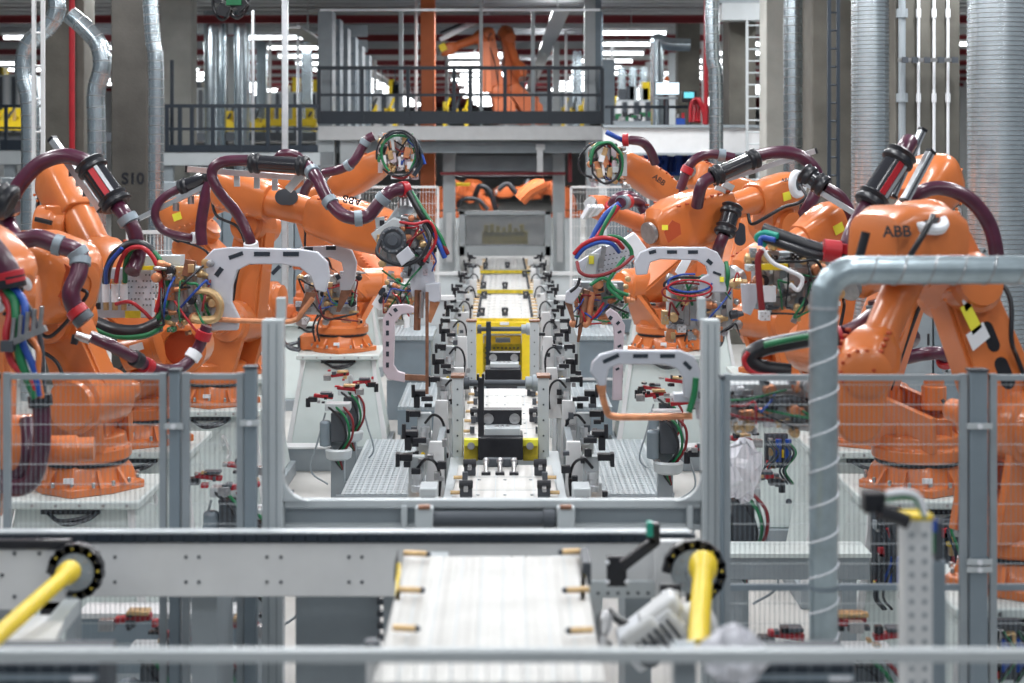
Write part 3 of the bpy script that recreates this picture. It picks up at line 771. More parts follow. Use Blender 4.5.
def gunbody(t, c, w, h, seed, dep=.3, cols=('machgrey', 'gunwhite', 'steel', 'darkgrey', 'copper', 'grey', 'sticker', 'black'), n=16, cab=5, plate=True):
    """transformer, clamps, valves and looped cables of a spot welding gun"""
    rnd = random.Random(seed); c = V(c)
    g = MB().b2(c-V((w*.42, dep*.1, h*.36)), c+V((w*.42, dep*.5, h*.40)), 'machgrey' if seed % 2 else 'grey')
    for i in range(5): g.b2(c+V((-w*.38+i*w*.16, -dep*.14, -h*.3)), c+V((-w*.30+i*w*.16, -dep*.1, h*.3)), 'steel')
    g = g.build('welding_gun', t, bevel=.006)
    for k in range(int(n*1.9)):
        x = rnd.uniform(-w*.5, w*.5); z = rnd.uniform(-h*.5, h*.5); s = [rnd.uniform(.035, w*(.24 if k < 8 else .13)), rnd.uniform(.04, .12), rnd.uniform(.03, h*(.26 if k < 8 else .14))]
        y = -dep*rnd.uniform(.1, .5); m = rnd.choice(cols)
        mb = MB(); kind = k % 4
        if kind == 0:
            mb.box(c+V((x, y, z)), s, m); mb.bolts(c+V((x, y-s[1]/2, z)), (0, -1, 0), min(s[0], s[2])*.32, 4, .007, 'steel', .008)
            mb.build('bracket', g, bevel=.004)
        elif kind == 1:
            r = rnd.uniform(.018, .04); mb.lathe(c+V((x-s[0]*.6, y, z)), (1, 0, rnd.uniform(-.4, .4)), [(0, r*.6), (.01, r), (s[0], r), (s[0]+.01, r*.7), (s[0]+.05, r*.5)], rnd.choice(('steel', 'brass', 'copper', 'darkgrey')), 12); mb.build('cylinder', g)
        elif kind == 2:
            mb.box(c+V((x, y, z)), (s[0], .03, s[2]), m, Matrix.Rotation(rnd.uniform(-.5, .5), 3, 'Y')); mb.box(c+V((x+.02, y-.03, z)), (s[0]*.5, .04, s[2]*.5), rnd.choice(('black', 'sticker', 'brass'))); mb.build('terminal', g, bevel=.003)
        else:
            r = rnd.uniform(.02, .045); mb.lathe(c+V((x, y, z)), (0, -1, 0), [(0, r), (.05, r), (.06, r*.8), (.08, r*.8), (.085, r*.3)], rnd.choice(('black', 'steel', 'brass', 'copper')), 12); mb.build('valve', g)
    for k in range(cab+4):
        a = c+V((rnd.uniform(-w*.5, w*.5), -dep*.4, rnd.uniform(-h*.4, h*.5))); b = c+V((rnd.uniform(-w*.5, w*.5), -dep*.4, rnd.uniform(-h*.5, h*.3)))
        mdl = (a+b)/2+V((rnd.uniform(-w*.25, w*.25), -.1, rnd.choice((-1, 1))*h*rnd.uniform(.12, .3)))
        MB().tube([a, a.lerp(mdl, .6)+V((0, -.05, 0)), mdl, mdl.lerp(b, .5)+V((0, -.03, 0)), b], rnd.uniform(.006, .011), ('green', 'black', 'red', 'green', 'blue', 'darkred', 'black')[(k+seed) % 7], n=7).build('cable', g, angle=60)
    return g

ZT = 1.25
def roundgun(t, g, cx, cy, rx, ry, d, seed):
    rnd = random.Random(seed)
    for k in range(20):
        u = rnd.uniform(-.75, .75); v = rnd.uniform(-.8, .8)*math.sqrt(1-u*u)
        m = rnd.choice(('copper', 'gunpink', 'sticker', 'copper', 'brass', 'machgrey', 'sticker'))
        MB().box(P(cx+u*rx, cy+v*ry, d+rnd.uniform(0, .12)), (rnd.uniform(.03, .07), .1, rnd.uniform(.06, .16)), m, Matrix.Rotation(rnd.uniform(-.35, .35), 3, 'Y')).build('contact_block', g, bevel=.006)
    for k in range(5):
        f = rnd.uniform(.82, 1.12); a0 = rnd.uniform(0, 6); n = rnd.randint(5, 10)
        MB().tube([P(cx+rx*f*math.cos(a0+a*.45)+rnd.uniform(-1, 1), cy+ry*f*math.sin(a0+a*.45)+rnd.uniform(-1, 1), d-.05-.03*k) for a in range(n)], rnd.uniform(.010, .017), ('green', 'black', 'green', 'navy', 'black')[k], n=7, k=4).build('cable', g, angle=60)
def PW(px, py, d): return P(px, py, d)
def brand(body='ABB', size=.075, on='wrist'):
    def fn(t, F, f, sd, uu, h, a, Lw, q):
        n_ = -sd if (-sd).y < sd.y else sd
        r = f if f.x > 0 else -f
        u = r.cross(-n_)*-1
        u = uu
        if on == 'wrist': p = a+f*Lw*.30+n_*(q*1.13)+uu*q*.35
        elif on == 'head': p = F-f*.12+n_*(h+.003)+uu*h*.25
        text(body, 'lettering', t, p, r, u, size, 'black')
    return fn

# ---------------- left row (front to back)
BL = [(-3.22, 9.5), (-3.05, 12), (-3.05, 13.9), (-2.8, 16), (-3.0, 18.2), (-2.0, 20.2), (-2.75, 24), (-2.6, 27.5)]
lab_side = ['left', 'right']
peds = ['nearest pedestal on the %s, cut off by the picture edge', 'pale pedestal under the large %s robot just behind the wire fence', 'pale pedestal under the second large %s robot',
        'pale pedestal under the %s robot with the long lettered arm', 'pale pedestal hidden among the %s robots, behind the long-armed one', 'pale pedestal standing in the open on the %s beside the steps', 'small far pedestal on the %s behind the open one', 'farthest pedestal on the %s']
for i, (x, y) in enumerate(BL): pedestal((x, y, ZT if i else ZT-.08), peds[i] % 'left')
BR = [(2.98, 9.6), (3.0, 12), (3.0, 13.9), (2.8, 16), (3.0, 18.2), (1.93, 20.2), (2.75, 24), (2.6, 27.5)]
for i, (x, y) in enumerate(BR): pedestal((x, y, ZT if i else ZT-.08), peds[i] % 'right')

# L0: at the very left edge
r = robot('orange robot at the left picture edge with red, green and blue cables', (-3.22, 9.5, ZT-.08), P(-8, 300, 9.6), P(-20, 262, 9.6), P(-130, 150, 10.2))
t = r['t']
sleeve(t, P(-22, 188, 9.3), P(12, 205, 9.3), .085, False)
hosepart(t, [P(-15, 240, 9.2), P(2, 262, 9.2), P(9, 275, 9.2), P(11, 284, 9.2)], .07, 'hose', collars=((.75, 'red'), (.95, 'black')), cr=1.2)
cables(t, [([P(5, 288, 9.2), P(14, 300, 9.15), P(16, 318, 9.1), P(17, 345, 9.1), P(24, 370, 9.1), P(36, 398, 9.1)], .026, 'green'),
           ([P(10, 286, 9.2), P(22, 298, 9.15), P(25, 312, 9.1), P(22, 340, 9.1), P(34, 368, 9.1), P(40, 396, 9.1)], .022, 'blue'),
           ([P(2, 290, 9.2), P(10, 312, 9.15), P(6, 335, 9.1), P(12, 362, 9.1), P(30, 380, 9.1), P(37, 398, 9.1)], .022, 'red'),
           ([P(14, 290, 9.2), P(29, 308, 9.2), P(38, 330, 9.2), P(42, 352, 9.2), P(44, 398, 9.2)], .016, 'darkgrey'),
           ([P(24, 330, 9.15), P(38, 350, 9.1), P(38, 375, 9.1), P(42, 398, 9.1)], .016, 'orange')])
hosepart(t, [P(40, 398, 9.15), P(42, 420, 9.15), P(41, 450, 9.15), P(32, 480, 9.2), P(14, 488, 9.25), P(-8, 478, 9.3)], .05, 'hose', collars=((.04, 'black'),))
hosepart(t, [P(27, 420, 9.4), P(29, 450, 9.3), P(24, 470, 9.3), P(10, 478, 9.3), P(-5, 470, 9.3)], .045, 'hose')
mb = MB()
mb.beam(P(4, 346, 9.05), P(46, 328, 9.05), .04, .035, 'steel')
for k in range(5): mb.cyl(P(12+k*7, 341-k*3, 9.05), P(14+k*7, 318-k*3, 9.05), .013, 'steel', n=8)
mb.box(P(8, 346, 9.05), (.07, .06, .06), 'darkgrey')
mb.build('cable_bracket', t)

# L1: near-left robot with housing pointing away to the left
r = robot('large orange robot behind the left wire fence, its housing cut by the picture edge', (-3.05, 12, ZT), P(62, 318, 12), P(38, 272, 11.8), P(-110, 215, 12.6), rear=.42, head=.30, S=P(92, 400, 11.9), cover=False, sticker=False)
t = r['t']
# L1 extra housing recess
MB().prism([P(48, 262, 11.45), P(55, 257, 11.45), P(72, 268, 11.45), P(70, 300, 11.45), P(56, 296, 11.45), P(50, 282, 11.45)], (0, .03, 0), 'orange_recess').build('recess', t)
hosepart(t, [P(6, 212, 11.4), P(9, 228, 11.3), P(18, 240, 11.2), P(38, 238, 11.2), P(58, 245, 11.2), P(74, 250, 11.2), P(80, 258, 11.2), P(78, 275, 11.15), P(71, 292, 11.1), P(75, 308, 11.1), P(86, 322, 11.1)], .062, 'hose', collars=((.40, 'bluegrey'), (.55, 'bluegrey'), (.63, 'bluegrey'), (.93, 'red'), (.985, 'darkgrey')), cr=1.18, cw=.03)
hosepart(t, [P(90, 336, 11.2), P(112, 346, 11.2), P(134, 358, 11.3), P(155, 369, 11.5), P(180, 368, 11.7), P(197, 350, 11.8), P(207, 326, 11.8)], .042, 'hose', collars=((.36, 'black'), (.45, 'red'), (.80, 'sticker'), (.95, 'red')))
MB().box(P(6, 202, 11.3), (.16, .2, .2), 'sleeve').build('junction', t, bevel=.03)
mb = MB(); mb.cyl(P(76, 335, 11.0), P(90, 340, 11.0), .03, 'steel').cyl(P(76, 335, 11.0), P(74, 344, 11.0), .025, 'black'); mb.build('coupling', t)

# L2: arm in front of column S10
r = robot('orange robot in front of the column lettered S10, arm sloping down to a perforated plate', (-3.05, 13.9, ZT), P(70, 262, 13.9), P(66, 192, 13.7), P(122, 300, 13.0), rear=.28, head=.195, tube=.15, wl=.4, sticker=False)
t = r['t']
MB().lathe(P(36, 225, 13.5), P(62, 226, 13.5)-P(36, 225, 13.5), [(0, .09), (.01, .165), (.15, .165), (.17, .14), (.26, .14)], 'orange', 20).box(P(58, 222, 13.5), (.17, .2, .28), 'orange').build('wrist_motor', t, bevel=.02)
MB().cyl(P(35, 219, 13.3), P(52, 223, 13.3), .02, 'black').build('motor_cable', t)
hosepart(t, [P(8, 215, 13.0), P(16, 190, 12.9), P(38, 165, 12.9), P(62, 156, 12.9), P(80, 159, 12.9), P(91, 165, 12.9)], .062, 'hose')
sleeve(t, P(88, 162, 12.9), P(118, 206, 12.8), .10, up=V((.1, -1, .1)))
hosepart(t, [P(117, 205, 12.8), P(127, 218, 12.7), P(135, 234, 12.7), P(138, 256, 12.7), P(132, 272, 12.6)], .06, 'hose', collars=((.3, 'bluegrey'),))
railbar(t, P(53, 140, 13.1), P(101, 209, 12.9), .055)
mb = MB()
for k in range(4): MB().box(P(78+k*7, 172+k*10, 13.1), (.12, .12, .07), 'machgrey' if k % 2 else 'darkgrey').build('hose_bracket', t)
# perforated plate & gun
g = MB().b2(P(88, 318, 12.9), P(152, 268, 12.9)+V((0, .12, 0)), 'gunwhite').b2(P(88, 306, 12.8), P(98, 270, 12.8)+V((0, .05, 0)), 'machgrey').build('welding_gun', t, bevel=.008)
MB().b2(P(133, 266, 12.9), P(180, 256, 12.9)+V((0, .2, 0)), 'machgrey').build('cylinder', g); MB().b2(P(133, 270, 12.85), P(180, 266, 12.85)+V((0, .03, 0)), 'yellow').build('stripe', g)
mb = MB()
for i in range(9):
    for j in range(6):
        if (i*7+j*3) % 4: p = P(128+i*3.6+(j % 2), 275+j*6, 12.9); mb.cyl(p-V((0, .004, 0)), p+V((0, .01, 0)), .007, 'darkgrey', n=6)
mb.build('perforation', g)
mb = MB()
for x in (106, 115, 124): mb.cyl(P(x, 284, 12.8), P(x, 302, 12.8), .03, 'sticker').cyl(P(x, 302, 12.8), P(x, 310, 12.8), .022, 'brass').cyl(P(x, 284, 12.8), P(x, 280, 12.8), .02, 'brass')
mb.box(P(97, 277, 12.8), (.05, .03, .05), 'black').box(P(97, 306, 12.8), (.05, .03, .05), 'black').b2(P(125, 318, 12.75), P(140, 311, 12.75)+V((0, .03, 0)), 'yellowdirty'); mb.build('valve_row', g)
cables(t, [([P(106, 282, 12.8), P(108, 268, 12.7), P(115, 254, 12.6), P(130, 244, 12.6), P(146, 246, 12.6), P(158, 262, 12.6), P(165, 290, 12.6), P(160, 315, 12.6), P(150, 326, 12.6)], .032, 'black'),
           ([P(116, 282, 12.75), P(119, 265, 12.65), P(128, 250, 12.55), P(143, 248, 12.5), P(156, 263, 12.5), P(161, 288, 12.5), P(156, 312, 12.5)], .018, 'red'),
           ([P(125, 282, 12.75), P(126, 262, 12.65), P(134, 248, 12.6), P(150, 249, 12.6), P(164, 268, 12.55), P(168, 295, 12.55), P(158, 318, 12.5), P(140, 330, 12.6)], .02, 'green'),
           ([P(106, 283, 12.72), P(106, 272, 12.62), P(110, 262, 12.55), P(122, 248, 12.5)], .016, 'blue'),
           ([P(92, 322, 12.6), P(115, 331, 12.5), P(140, 332, 12.5), P(160, 324, 12.5)], .06, 'black'),
           ([P(96, 330, 12.5), P(120, 337, 12.45), P(150, 334, 12.45), P(170, 316, 12.5)], .02, 'green'),
           ([P(116, 304, 12.7), P(130, 302, 12.6), P(142, 310, 12.6), P(152, 320, 12.6)], .015, 'red')])
C1 = [(212, 330), (212, 290), (206, 270), (205, 258), (214, 249), (230, 247), (300, 249), (318, 252), (328, 262), (330, 276), (326, 292), (316, 290), (311, 276), (300, 267), (282, 264), (250, 264), (238, 270), (233, 285), (232, 302), (240, 318), (238, 330)]
t2 = None
g = gunbody(t, P(188, 296, 12.6), .45, .55, 3, n=18, cab=5, cols=('copper', 'brass', 'gunwhite', 'green', 'steel', 'darkcopper', 'machgrey'))
cf = cframe(t, C1, 12.5, .07, 'gunwhite', ((229, 258, 243, 253, 4), (254, 254, 270, 254, 4.5), (283, 254, 299, 254, 4.5), (216, 276, 222, 268, 5), (272, 274, 280, 266, 4)), name='gun_arm')
MB().tube([P(196, 290, 12.4), P(212, 293, 12.4), P(220, 304, 12.4), P(216, 318, 12.4), P(200, 320, 12.4), P(192, 318, 12.4)], .032, 'brass').build('copper_shunt', t)
MB().tube([P(212, 319, 12.45), P(250, 321, 12.45), P(292, 321, 12.45), P(302, 312, 12.45), P(313, 298, 12.45)], .02, 'copper').build('electrode', t)
MB().loft([[P(306, 292, 12.45), P(318, 292, 12.45), P(318, 292, 12.55), P(306, 292, 12.55)], [P(296, 318, 12.47), P(302, 318, 12.47), P(302, 318, 12.53), P(296, 318, 12.53)]], 'darkcopper').build('electrode_holder', t)

MB().lathe(P(122, 354, 12.9), P(152, 346, 12.9)-P(122, 354, 12.9), [(0, .09), (.01, .14), (.26, .145), (.27, .16), (.30, .16)], 'orange', 22).build('balancer', t)
MB().prism([P(129, 346, 12.74), P(142, 342, 12.74), P(144, 349, 12.74), P(131, 353, 12.74)], (0, .01, 0), 'sticker').build('type_plate', t)
MB().lathe(P(183, 348, 13.3), (0, -1, 0), [(-.3, .2), (.06, .2), (.07, .185), (.07, .15), (.0, .145)], 'orange', 28).build('shoulder_ring', t)
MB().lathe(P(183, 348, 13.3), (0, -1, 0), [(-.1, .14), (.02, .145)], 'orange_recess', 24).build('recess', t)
# L3: long lettered arm
r = robot('orange robot with the long horizontal lettered arm left of the line', (-2.8, 16, ZT), P(256, 226, 16), P(247, 195, 15.8), P(412, 240, 15.0), rear=.34, head=.20, tube=.15, wl=.92, ww=.185, sticker=False)
t = r['t']
MB().link(P(283, 197, 15.42), P(290, 197, 15.42), .075, .075, (0, 1, 0), .02, 'darkgrey').build('inspection_window', t)
text('ABB', 'lettering', t, P(352, 200, 14.84), P(330, 197, 15)-P(360, 203, 15), (0, 0, -1), .095, 'black')
hosepart(t, [P(252, 262, 15.1), P(250, 240, 15.0), P(238, 215, 15.0), P(218, 190, 14.9), P(212, 172, 14.9), P(222, 162, 14.9), P(248, 160, 14.9)], .05, 'hose', collars=((.05, 'red'), (.14, 'sticker')))
sleeve(t, P(250, 163, 14.9), P(308, 166, 14.8), .075, False)
hosepart(t, [P(308, 166, 14.8), P(318, 180, 14.6), P(330, 202, 14.5), P(345, 216, 14.4), P(366, 217, 14.4), P(380, 202, 14.4), P(392, 191, 14.4), P(408, 189, 14.5)], .058, 'hose', collars=((.08, 'bluegrey'), (.30, 'bluegrey'), (.52, 'bluegrey'), (.76, 'bluegrey'), (.98, 'red')), cr=1.22)
railbar(t, P(188, 169, 15.2), P(300, 178, 15.1), .055)
mb = MB()
for x, y in ((237, 176), (257, 178), (275, 180)): MB().box(P(x, y+4, 15.2), (.05, .05, .12), 'machgrey').build('hose_bracket', t)
mb.beam(P(288, 190, 15), P(304, 172, 15), .08, .07, 'machgrey').build('hose_bracket', t)
mb = MB().cyl(P(406, 202, 14.5), P(406, 210, 14.45), .07, 'steel').cyl(P(404, 205, 14.5), P(390, 225, 14.6), .045, 'machgrey'); mb.build('swivel', t)
cables(t, [([P(410, 192, 14.4), P(422, 214, 14.3), P(436, 235, 14.3), P(446, 256, 14.3)], .038, 'black'),
           ([P(412, 192, 14.38), P(427, 216, 14.25), P(440, 235, 14.2), P(447, 252, 14.2)], .016, 'green'),
           ([P(435, 233, 14.25), P(440, 245, 14.2), P(445, 258, 14.2)], .022, 'blue'),
           ([P(437, 232, 14.3), P(444, 246, 14.2), P(448, 254, 14.2)], .018, 'darkred'),
           ([P(400, 222, 14.3), P(415, 224, 14.2), P(430, 222, 14.2), P(436, 240, 14.2), P(424, 262, 14.2)], .013, 'red'),
           ([P(380, 240, 14.2), P(378, 255, 14.1), P(400, 265, 14.1), P(420, 258, 14.1), P(430, 240, 14.1), P(424, 225, 14.2)], .018, 'black')])
MB().prism([P(372, 233, 14.5), P(394, 217, 14.5), P(403, 220, 14.5), P(402, 226, 14.5), P(379, 244, 14.5)], (0, .3, 0), 'machgrey').build('gun_adapter', t, bevel=.01)
g = gunbody(t, P(405, 245, 14.5), .52, .52, 6, n=22, cab=3, cols=('steel', 'machgrey', 'darkgrey', 'gunwhite', 'grey', 'black', 'gunpink'))
MB().lathe(P(393, 240, 14.25), (0, -1, 0), [(0, .115), (.03, .12), (.04, .10), (.035, .085), (.02, .08), (.03, .05), (.06, .045), (.062, .02)], 'darkgrey', 20).bolts(P(393, 240, 14.21), (0, -1, 0), .1, 10, .009, 'steel', .012).build('gear', g)
MB().prism([P(396, 256, 14.1), P(408, 246, 14.1), P(415, 256, 14.1), P(402, 266, 14.1)], (0, .08, 0), 'gunwhite').build('terminal_box', g, bevel=.006)
MB().prism([P(408, 265, 14.4), P(432, 262, 14.4), P(436, 285, 14.4), P(428, 300, 14.4), P(412, 296, 14.4)], (0, .06, 0), 'gunwhite').build('gun_plate', g)
cframe(t, [(425, 284), (440, 282), (441, 300), (435, 302), (427, 300)], 14.3, .1, 'gunwhite', name='gun_arm')
MB().loft([[P(430, 300, 14.3), P(440, 302, 14.3), P(440, 302, 14.36), P(430, 300, 14.36)], [P(428, 322, 14.32), P(431, 323, 14.32), P(431, 323, 14.35), P(428, 322, 14.35)]], 'copper').build('electrode', t)
mb = MB().cyl(P(418, 290, 14.35), P(417, 330, 14.35), .03, 'darkcopper').cyl(P(427, 292, 13.95), P(427, 394, 13.95), .014, 'darkcopper').cyl(P(422, 292, 14.3), P(421, 318, 14.3), .02, 'steel'); mb.build('electrode_shaft', t)

# L4: the arm behind with hose loop on the left
r = robot('orange robot with a hose loop and upward pointing rail left of the long lettered arm', (-3.0, 18.2, ZT), P(196, 240, 18.2), P(183, 215, 18), P(300, 172, 17.6), rear=.22, head=.2)
t = r['t']
hosepart(t, [P(203, 238, 17.4), P(185, 237, 17.3), P(163, 230, 17.3), P(155, 214, 17.3), P(162, 199, 17.3), P(180, 188, 17.3)], .045, 'hose', collars=((.04, 'red'), (.10, 'sticker')))
sleeve(t, P(180, 188, 17.3), P(214, 174, 17.2), .07, False)
hosepart(t, [P(202, 245, 17.2), P(201, 225, 17.2), P(206, 195, 17.2), P(210, 182, 17.2)], .06, 'hose')
railbar(t, P(140, 218, 17.4), P(212, 183, 17.2), .05)
mb = MB()
for x, y in ((176, 207), (191, 200), (203, 195)): MB().cyl(P(x, y-4, 17.3), P(x, y+4, 17.3), .035, 'steel').build('hose_bracket', t)
g = gunbody(t, P(330, 296, 16.2), .6, .5, 11, n=20, cab=6, cols=('copper', 'gunwhite', 'green', 'steel', 'darkcopper', 'sticker', 'brass'))
cframe(t, [(300, 247), (340, 245), (352, 250), (357, 262), (355, 280), (350, 290), (340, 290), (340, 280), (344, 272), (342, 262), (330, 257), (300, 258)], 15.6, .08, 'gunwhite', ((304, 249, 313, 249, 4), (326, 248, 336, 248, 4), (336, 278, 340, 276, 5)))
MB().loft([[P(341, 290, 15.6), P(352, 290, 15.6), P(352, 290, 15.7), P(341, 290, 15.7)], [P(336, 312, 15.6), P(340, 312, 15.6), P(340, 312, 15.65), P(336, 312, 15.65)]], 'darkcopper').build('electrode', t)

# L5: open pedestal robot reaching up
r = robot('orange robot on the open left pedestal, arm raised to a round gun', (-2.0, 20.2, ZT), P(322, 250, 20.2), P(312, 205, 20), P(388, 158, 19.4), rear=.25, head=.18, wl=.75, ww=.15, sticker=False)
t = r['t']
hosepart(t, [P(300, 205, 19.6), P(308, 185, 19.4), P(322, 174, 19.2), P(338, 170, 19.1), P(352, 163, 19.0), P(362, 148, 19.0), P(368, 139, 19.0), P(374, 136, 19.0)], .055, 'hose', collars=((.55, 'bluegrey'), (.8, 'bluegrey')), cr=1.2)
hosepart(t, [P(270, 175, 19.4), P(280, 155, 19.3), P(296, 155, 19.3), P(306, 166, 19.3)], .05, 'hose')
MB().b2(P(378, 173, 19.2), P(382, 132, 19.2)+V((0, .3, 0)), 'alu').b2(P(391, 179, 19.0), P(408, 174, 19.0)+V((0, .2, 0)), 'sticker').build('gun_adapter', t)
g = gunbody(t, P(398, 153, 19.1), .42, .5, 15, n=22, cab=4, cols=('copper', 'brass', 'sticker', 'steel', 'green', 'gunpink'))
roundgun(t, g, 398, 154, 19, 21, 18.85, 5)
cables(t, [([P(385, 136, 18.9), P(402, 132, 18.8), P(416, 142, 18.8), P(422, 160, 18.8), P(414, 176, 18.8)], .025, 'navy'), ([P(408, 140, 18.9), P(420, 152, 18.8), P(425, 164, 18.8)], .018, 'blue'), ([P(412, 170, 18.8), P(404, 178, 18.8), P(392, 176, 18.8)], .016, 'darkred')])

# L6, L7: curved arms pointing down behind the C arm
r = robot('orange robot bending down behind the long lettered arm, holding a pinkish C-shaped gun', (-2.75, 24, ZT), P(336, 240, 22.5), P(345, 232, 22), P(392, 292, 20.5), rear=.2, head=.24, wl=.6, ww=.22, far=True, sticker=False)
t = r['t']
cframe(t, [(366, 334), (376, 309), (388, 296), (395, 299), (399, 303), (392, 311), (385, 322), (384, 365), (390, 374), (403, 377), (403, 383), (388, 382), (382, 376), (383, 300)] if False else
       [(383, 318), (392, 305), (406, 304), (418, 308), (417, 312), (402, 314), (395, 322), (394, 365), (398, 371), (405, 373), (405, 382), (388, 379), (383, 370)], 17.6, .08, 'gunpink',
       ((386, 323, 389, 323, 5), (386, 333, 389, 333, 5), (386, 344, 389, 344, 5), (386, 354, 389, 354, 5), (386, 365, 389, 365, 5), (394, 311, 397, 309, 4), (390, 315, 391, 314, 4)))
MB().beam(P(404, 377, 17.6), P(426, 378, 17.6), .05, .06, 'darkcopper').build('electrode', t)
MB().prism([P(372, 304, 18.5), P(383, 286, 18.5), P(396, 283, 18.5), P(388, 305, 18.5), P(380, 310, 18.5)], (0, .1, 0), 'sticker').build('gun_plate', t)
for y in ((298,), (290,)): MB().link(P(381, y[0]+3, 18.43), P(383, y[0], 18.43), .03, .03, (0, 1, 0), .01, 'navy').build('slot', t)
g = gunbody(t, P(402, 300, 18.3), .4, .45, 21, n=16, cab=5, cols=('copper', 'brass', 'darkcopper', 'green', 'steel'))
r = robot('orange robot farther back on the left, arm curving down beside the other', (-2.6, 27.5, ZT), P(352, 222, 26), P(362, 222, 25.5), P(396, 262, 24), rear=.2, head=.24, far=True, sticker=False, wl=.5, ww=.2)

# ---------------- right row
r = robot('orange robot at the right picture edge, lower arm with white and yellow stickers', (2.98, 9.6, ZT-.08), P(958, 287, 9.6), P(924, 236, 9.5), P(856, 392, 8.95), rear=.17, head=.2, tube=.11, wl=.2, ww=.125, S=P(1012, 425, 9.5), sticker=False, cover=False, openings=True)
MB().lathe(P(862, 372, 8.95), (0, -1, 0), [(-.1, .135), (.10, .14), (.11, .125), (.12, .11)], 'orange', 26).bolts(P(862, 372, 8.85), (0, -1, 0), .115, 14, .011, 'orange_recess', .012).build('wrist_cover', r['t'])
MB().link(P(862, 372, 8.95), P(856, 418, 8.95), .135, .13, (0, 1, 0), .2, 'orange').build('wrist_housing', r['t'], bevel=.02)
t = r['t']; 
# housing hood pointing to the viewer's left
path_a = P(948, 248, 9.3); 
mb = MB().rsq([(P(868, 246, 9.1), .15, .10), (P(872, 245, 9.1), .20, .17), (P(885, 243, 9.15), .23, .21), (P(925, 243, 9.3), .24, .22), (P(942, 247, 9.35), .21, .19), (P(953, 252, 9.4), .12, .12)], 'orange', 4, 28)
for k in range(8): q_ = P(872+k*10, 262, 8.93+.03*k); mb.cyl(q_, q_-V((0, .02, -.0)), .014, 'orange_recess', n=6)
hd = mb.build('axis_cover', t, bevel=.006, angle=30)
MB().lathe(P(926, 221, 9.06), V((.15, -.5, .9)), [(-.015, .12), (.015, .125), (.03, .115), (.03, .075), (.0, .065)], 'sticker', 24).build('rear_cover', hd)
MB().lathe(P(926, 221, 9.06), V((.15, -.5, .9)), [(.0, .06), (.032, .066)], 'black', 16).build('cable_hole', hd)
text('ABB', 'lettering', t, P(897, 232, 8.885), (1, 0, .02), (0, .25, 1), .085, 'black')
hosepart(t, [P(930, 222, 9.0), P(933, 216, 8.9), P(928, 226, 8.8), P(918, 243, 8.76), P(909, 258, 8.8), P(906, 268, 8.85)], .016, 'black', 'motor_cable')
hosepart(t, [P(866, 232, 8.8), P(864, 240, 8.8), P(858, 262, 8.8)], .025, 'black', 'handle_cable')
for pl, m_ in (([(966, 306), (975, 299), (988, 325), (979, 333)], 'stickeryellow'), ([(972, 333), (989, 320), (996, 335), (979, 349)], 'sticker'), ([(968, 299), (974, 292), (978, 303), (972, 310)], 'sticker')):
    MB().prism([P(x-6, y+2, 9.34) for x, y in pl], (0, .006, 0), m_).build('sticker', t)
g = gunbody(t, P(770, 404, 9.6), .75, .30, 31, n=22, cab=4, cols=('gunwhite', 'steel', 'sticker', 'grey', 'machgrey', 'black'))
cframe(t, [(596, 380), (590, 372), (592, 362), (600, 354), (616, 350), (680, 350), (694, 356), (700, 370), (700, 400), (694, 401), (683, 396), (683, 378), (676, 368), (664, 364), (618, 364), (609, 368), (607, 376), (606, 386), (598, 386)], 9.5, .06, 'gunwhite',
       ((603, 362, 619, 355, 4), (633, 356, 648, 356, 4), (660, 356, 675, 356, 4), (684, 362, 691, 369, 4)))
MB().loft([[P(596, 385, 9.47), P(606, 385, 9.47), P(606, 385, 9.53), P(596, 385, 9.53)], [P(599, 396, 9.48), P(606, 396, 9.48), P(606, 396, 9.52), P(599, 396, 9.52)]], 'copper').build('electrode_holder', t)
MB().tube([P(602, 394, 9.5), P(606, 408, 9.5), P(612, 416, 9.5), P(640, 417, 9.5), P(692, 416, 9.5)], .02, 'copper').build('electrode', t)
MB().b2(P(674, 402, 9.5), P(700, 394, 9.5)+V((0, .08, 0)), 'gunwhite').beam(P(700, 410, 9.5), P(735, 404, 9.6), .1, .12, 'gunwhite').build('gun_mount', t)
cables(t, [([P(696, 378, 9.4), P(694, 395, 9.4), P(689, 412, 9.4)], .018, 'green'),
           ([P(838, 338, 9.2), P(815, 338, 9.3), P(790, 342, 9.4), P(762, 348, 9.4), P(750, 358, 9.4), P(762, 368, 9.4), P(790, 372, 9.4)], .05, 'black'),
           ([P(838, 335, 9.15), P(812, 336, 9.2), P(788, 340, 9.3), P(764, 345, 9.3)], .018, 'green'),
           ([P(748, 352, 9.3), P(744, 362, 9.3), P(756, 374, 9.3), P(790, 376, 9.4)], .014, 'red'),
           ([P(842, 420, 9.3), P(848, 400, 9.3), P(848, 382, 9.3), P(836, 372, 9.3)], .018, 'black')])
MB().cyl(P(838, 337, 9.2), P(812+30, 336, 9.2), .06, 'red').build('hose_clamp', t)
hosepart(t, [P(842, 336, 9.2), P(856, 330, 9.3), P(872, 318, 9.4)], .055, 'hose')

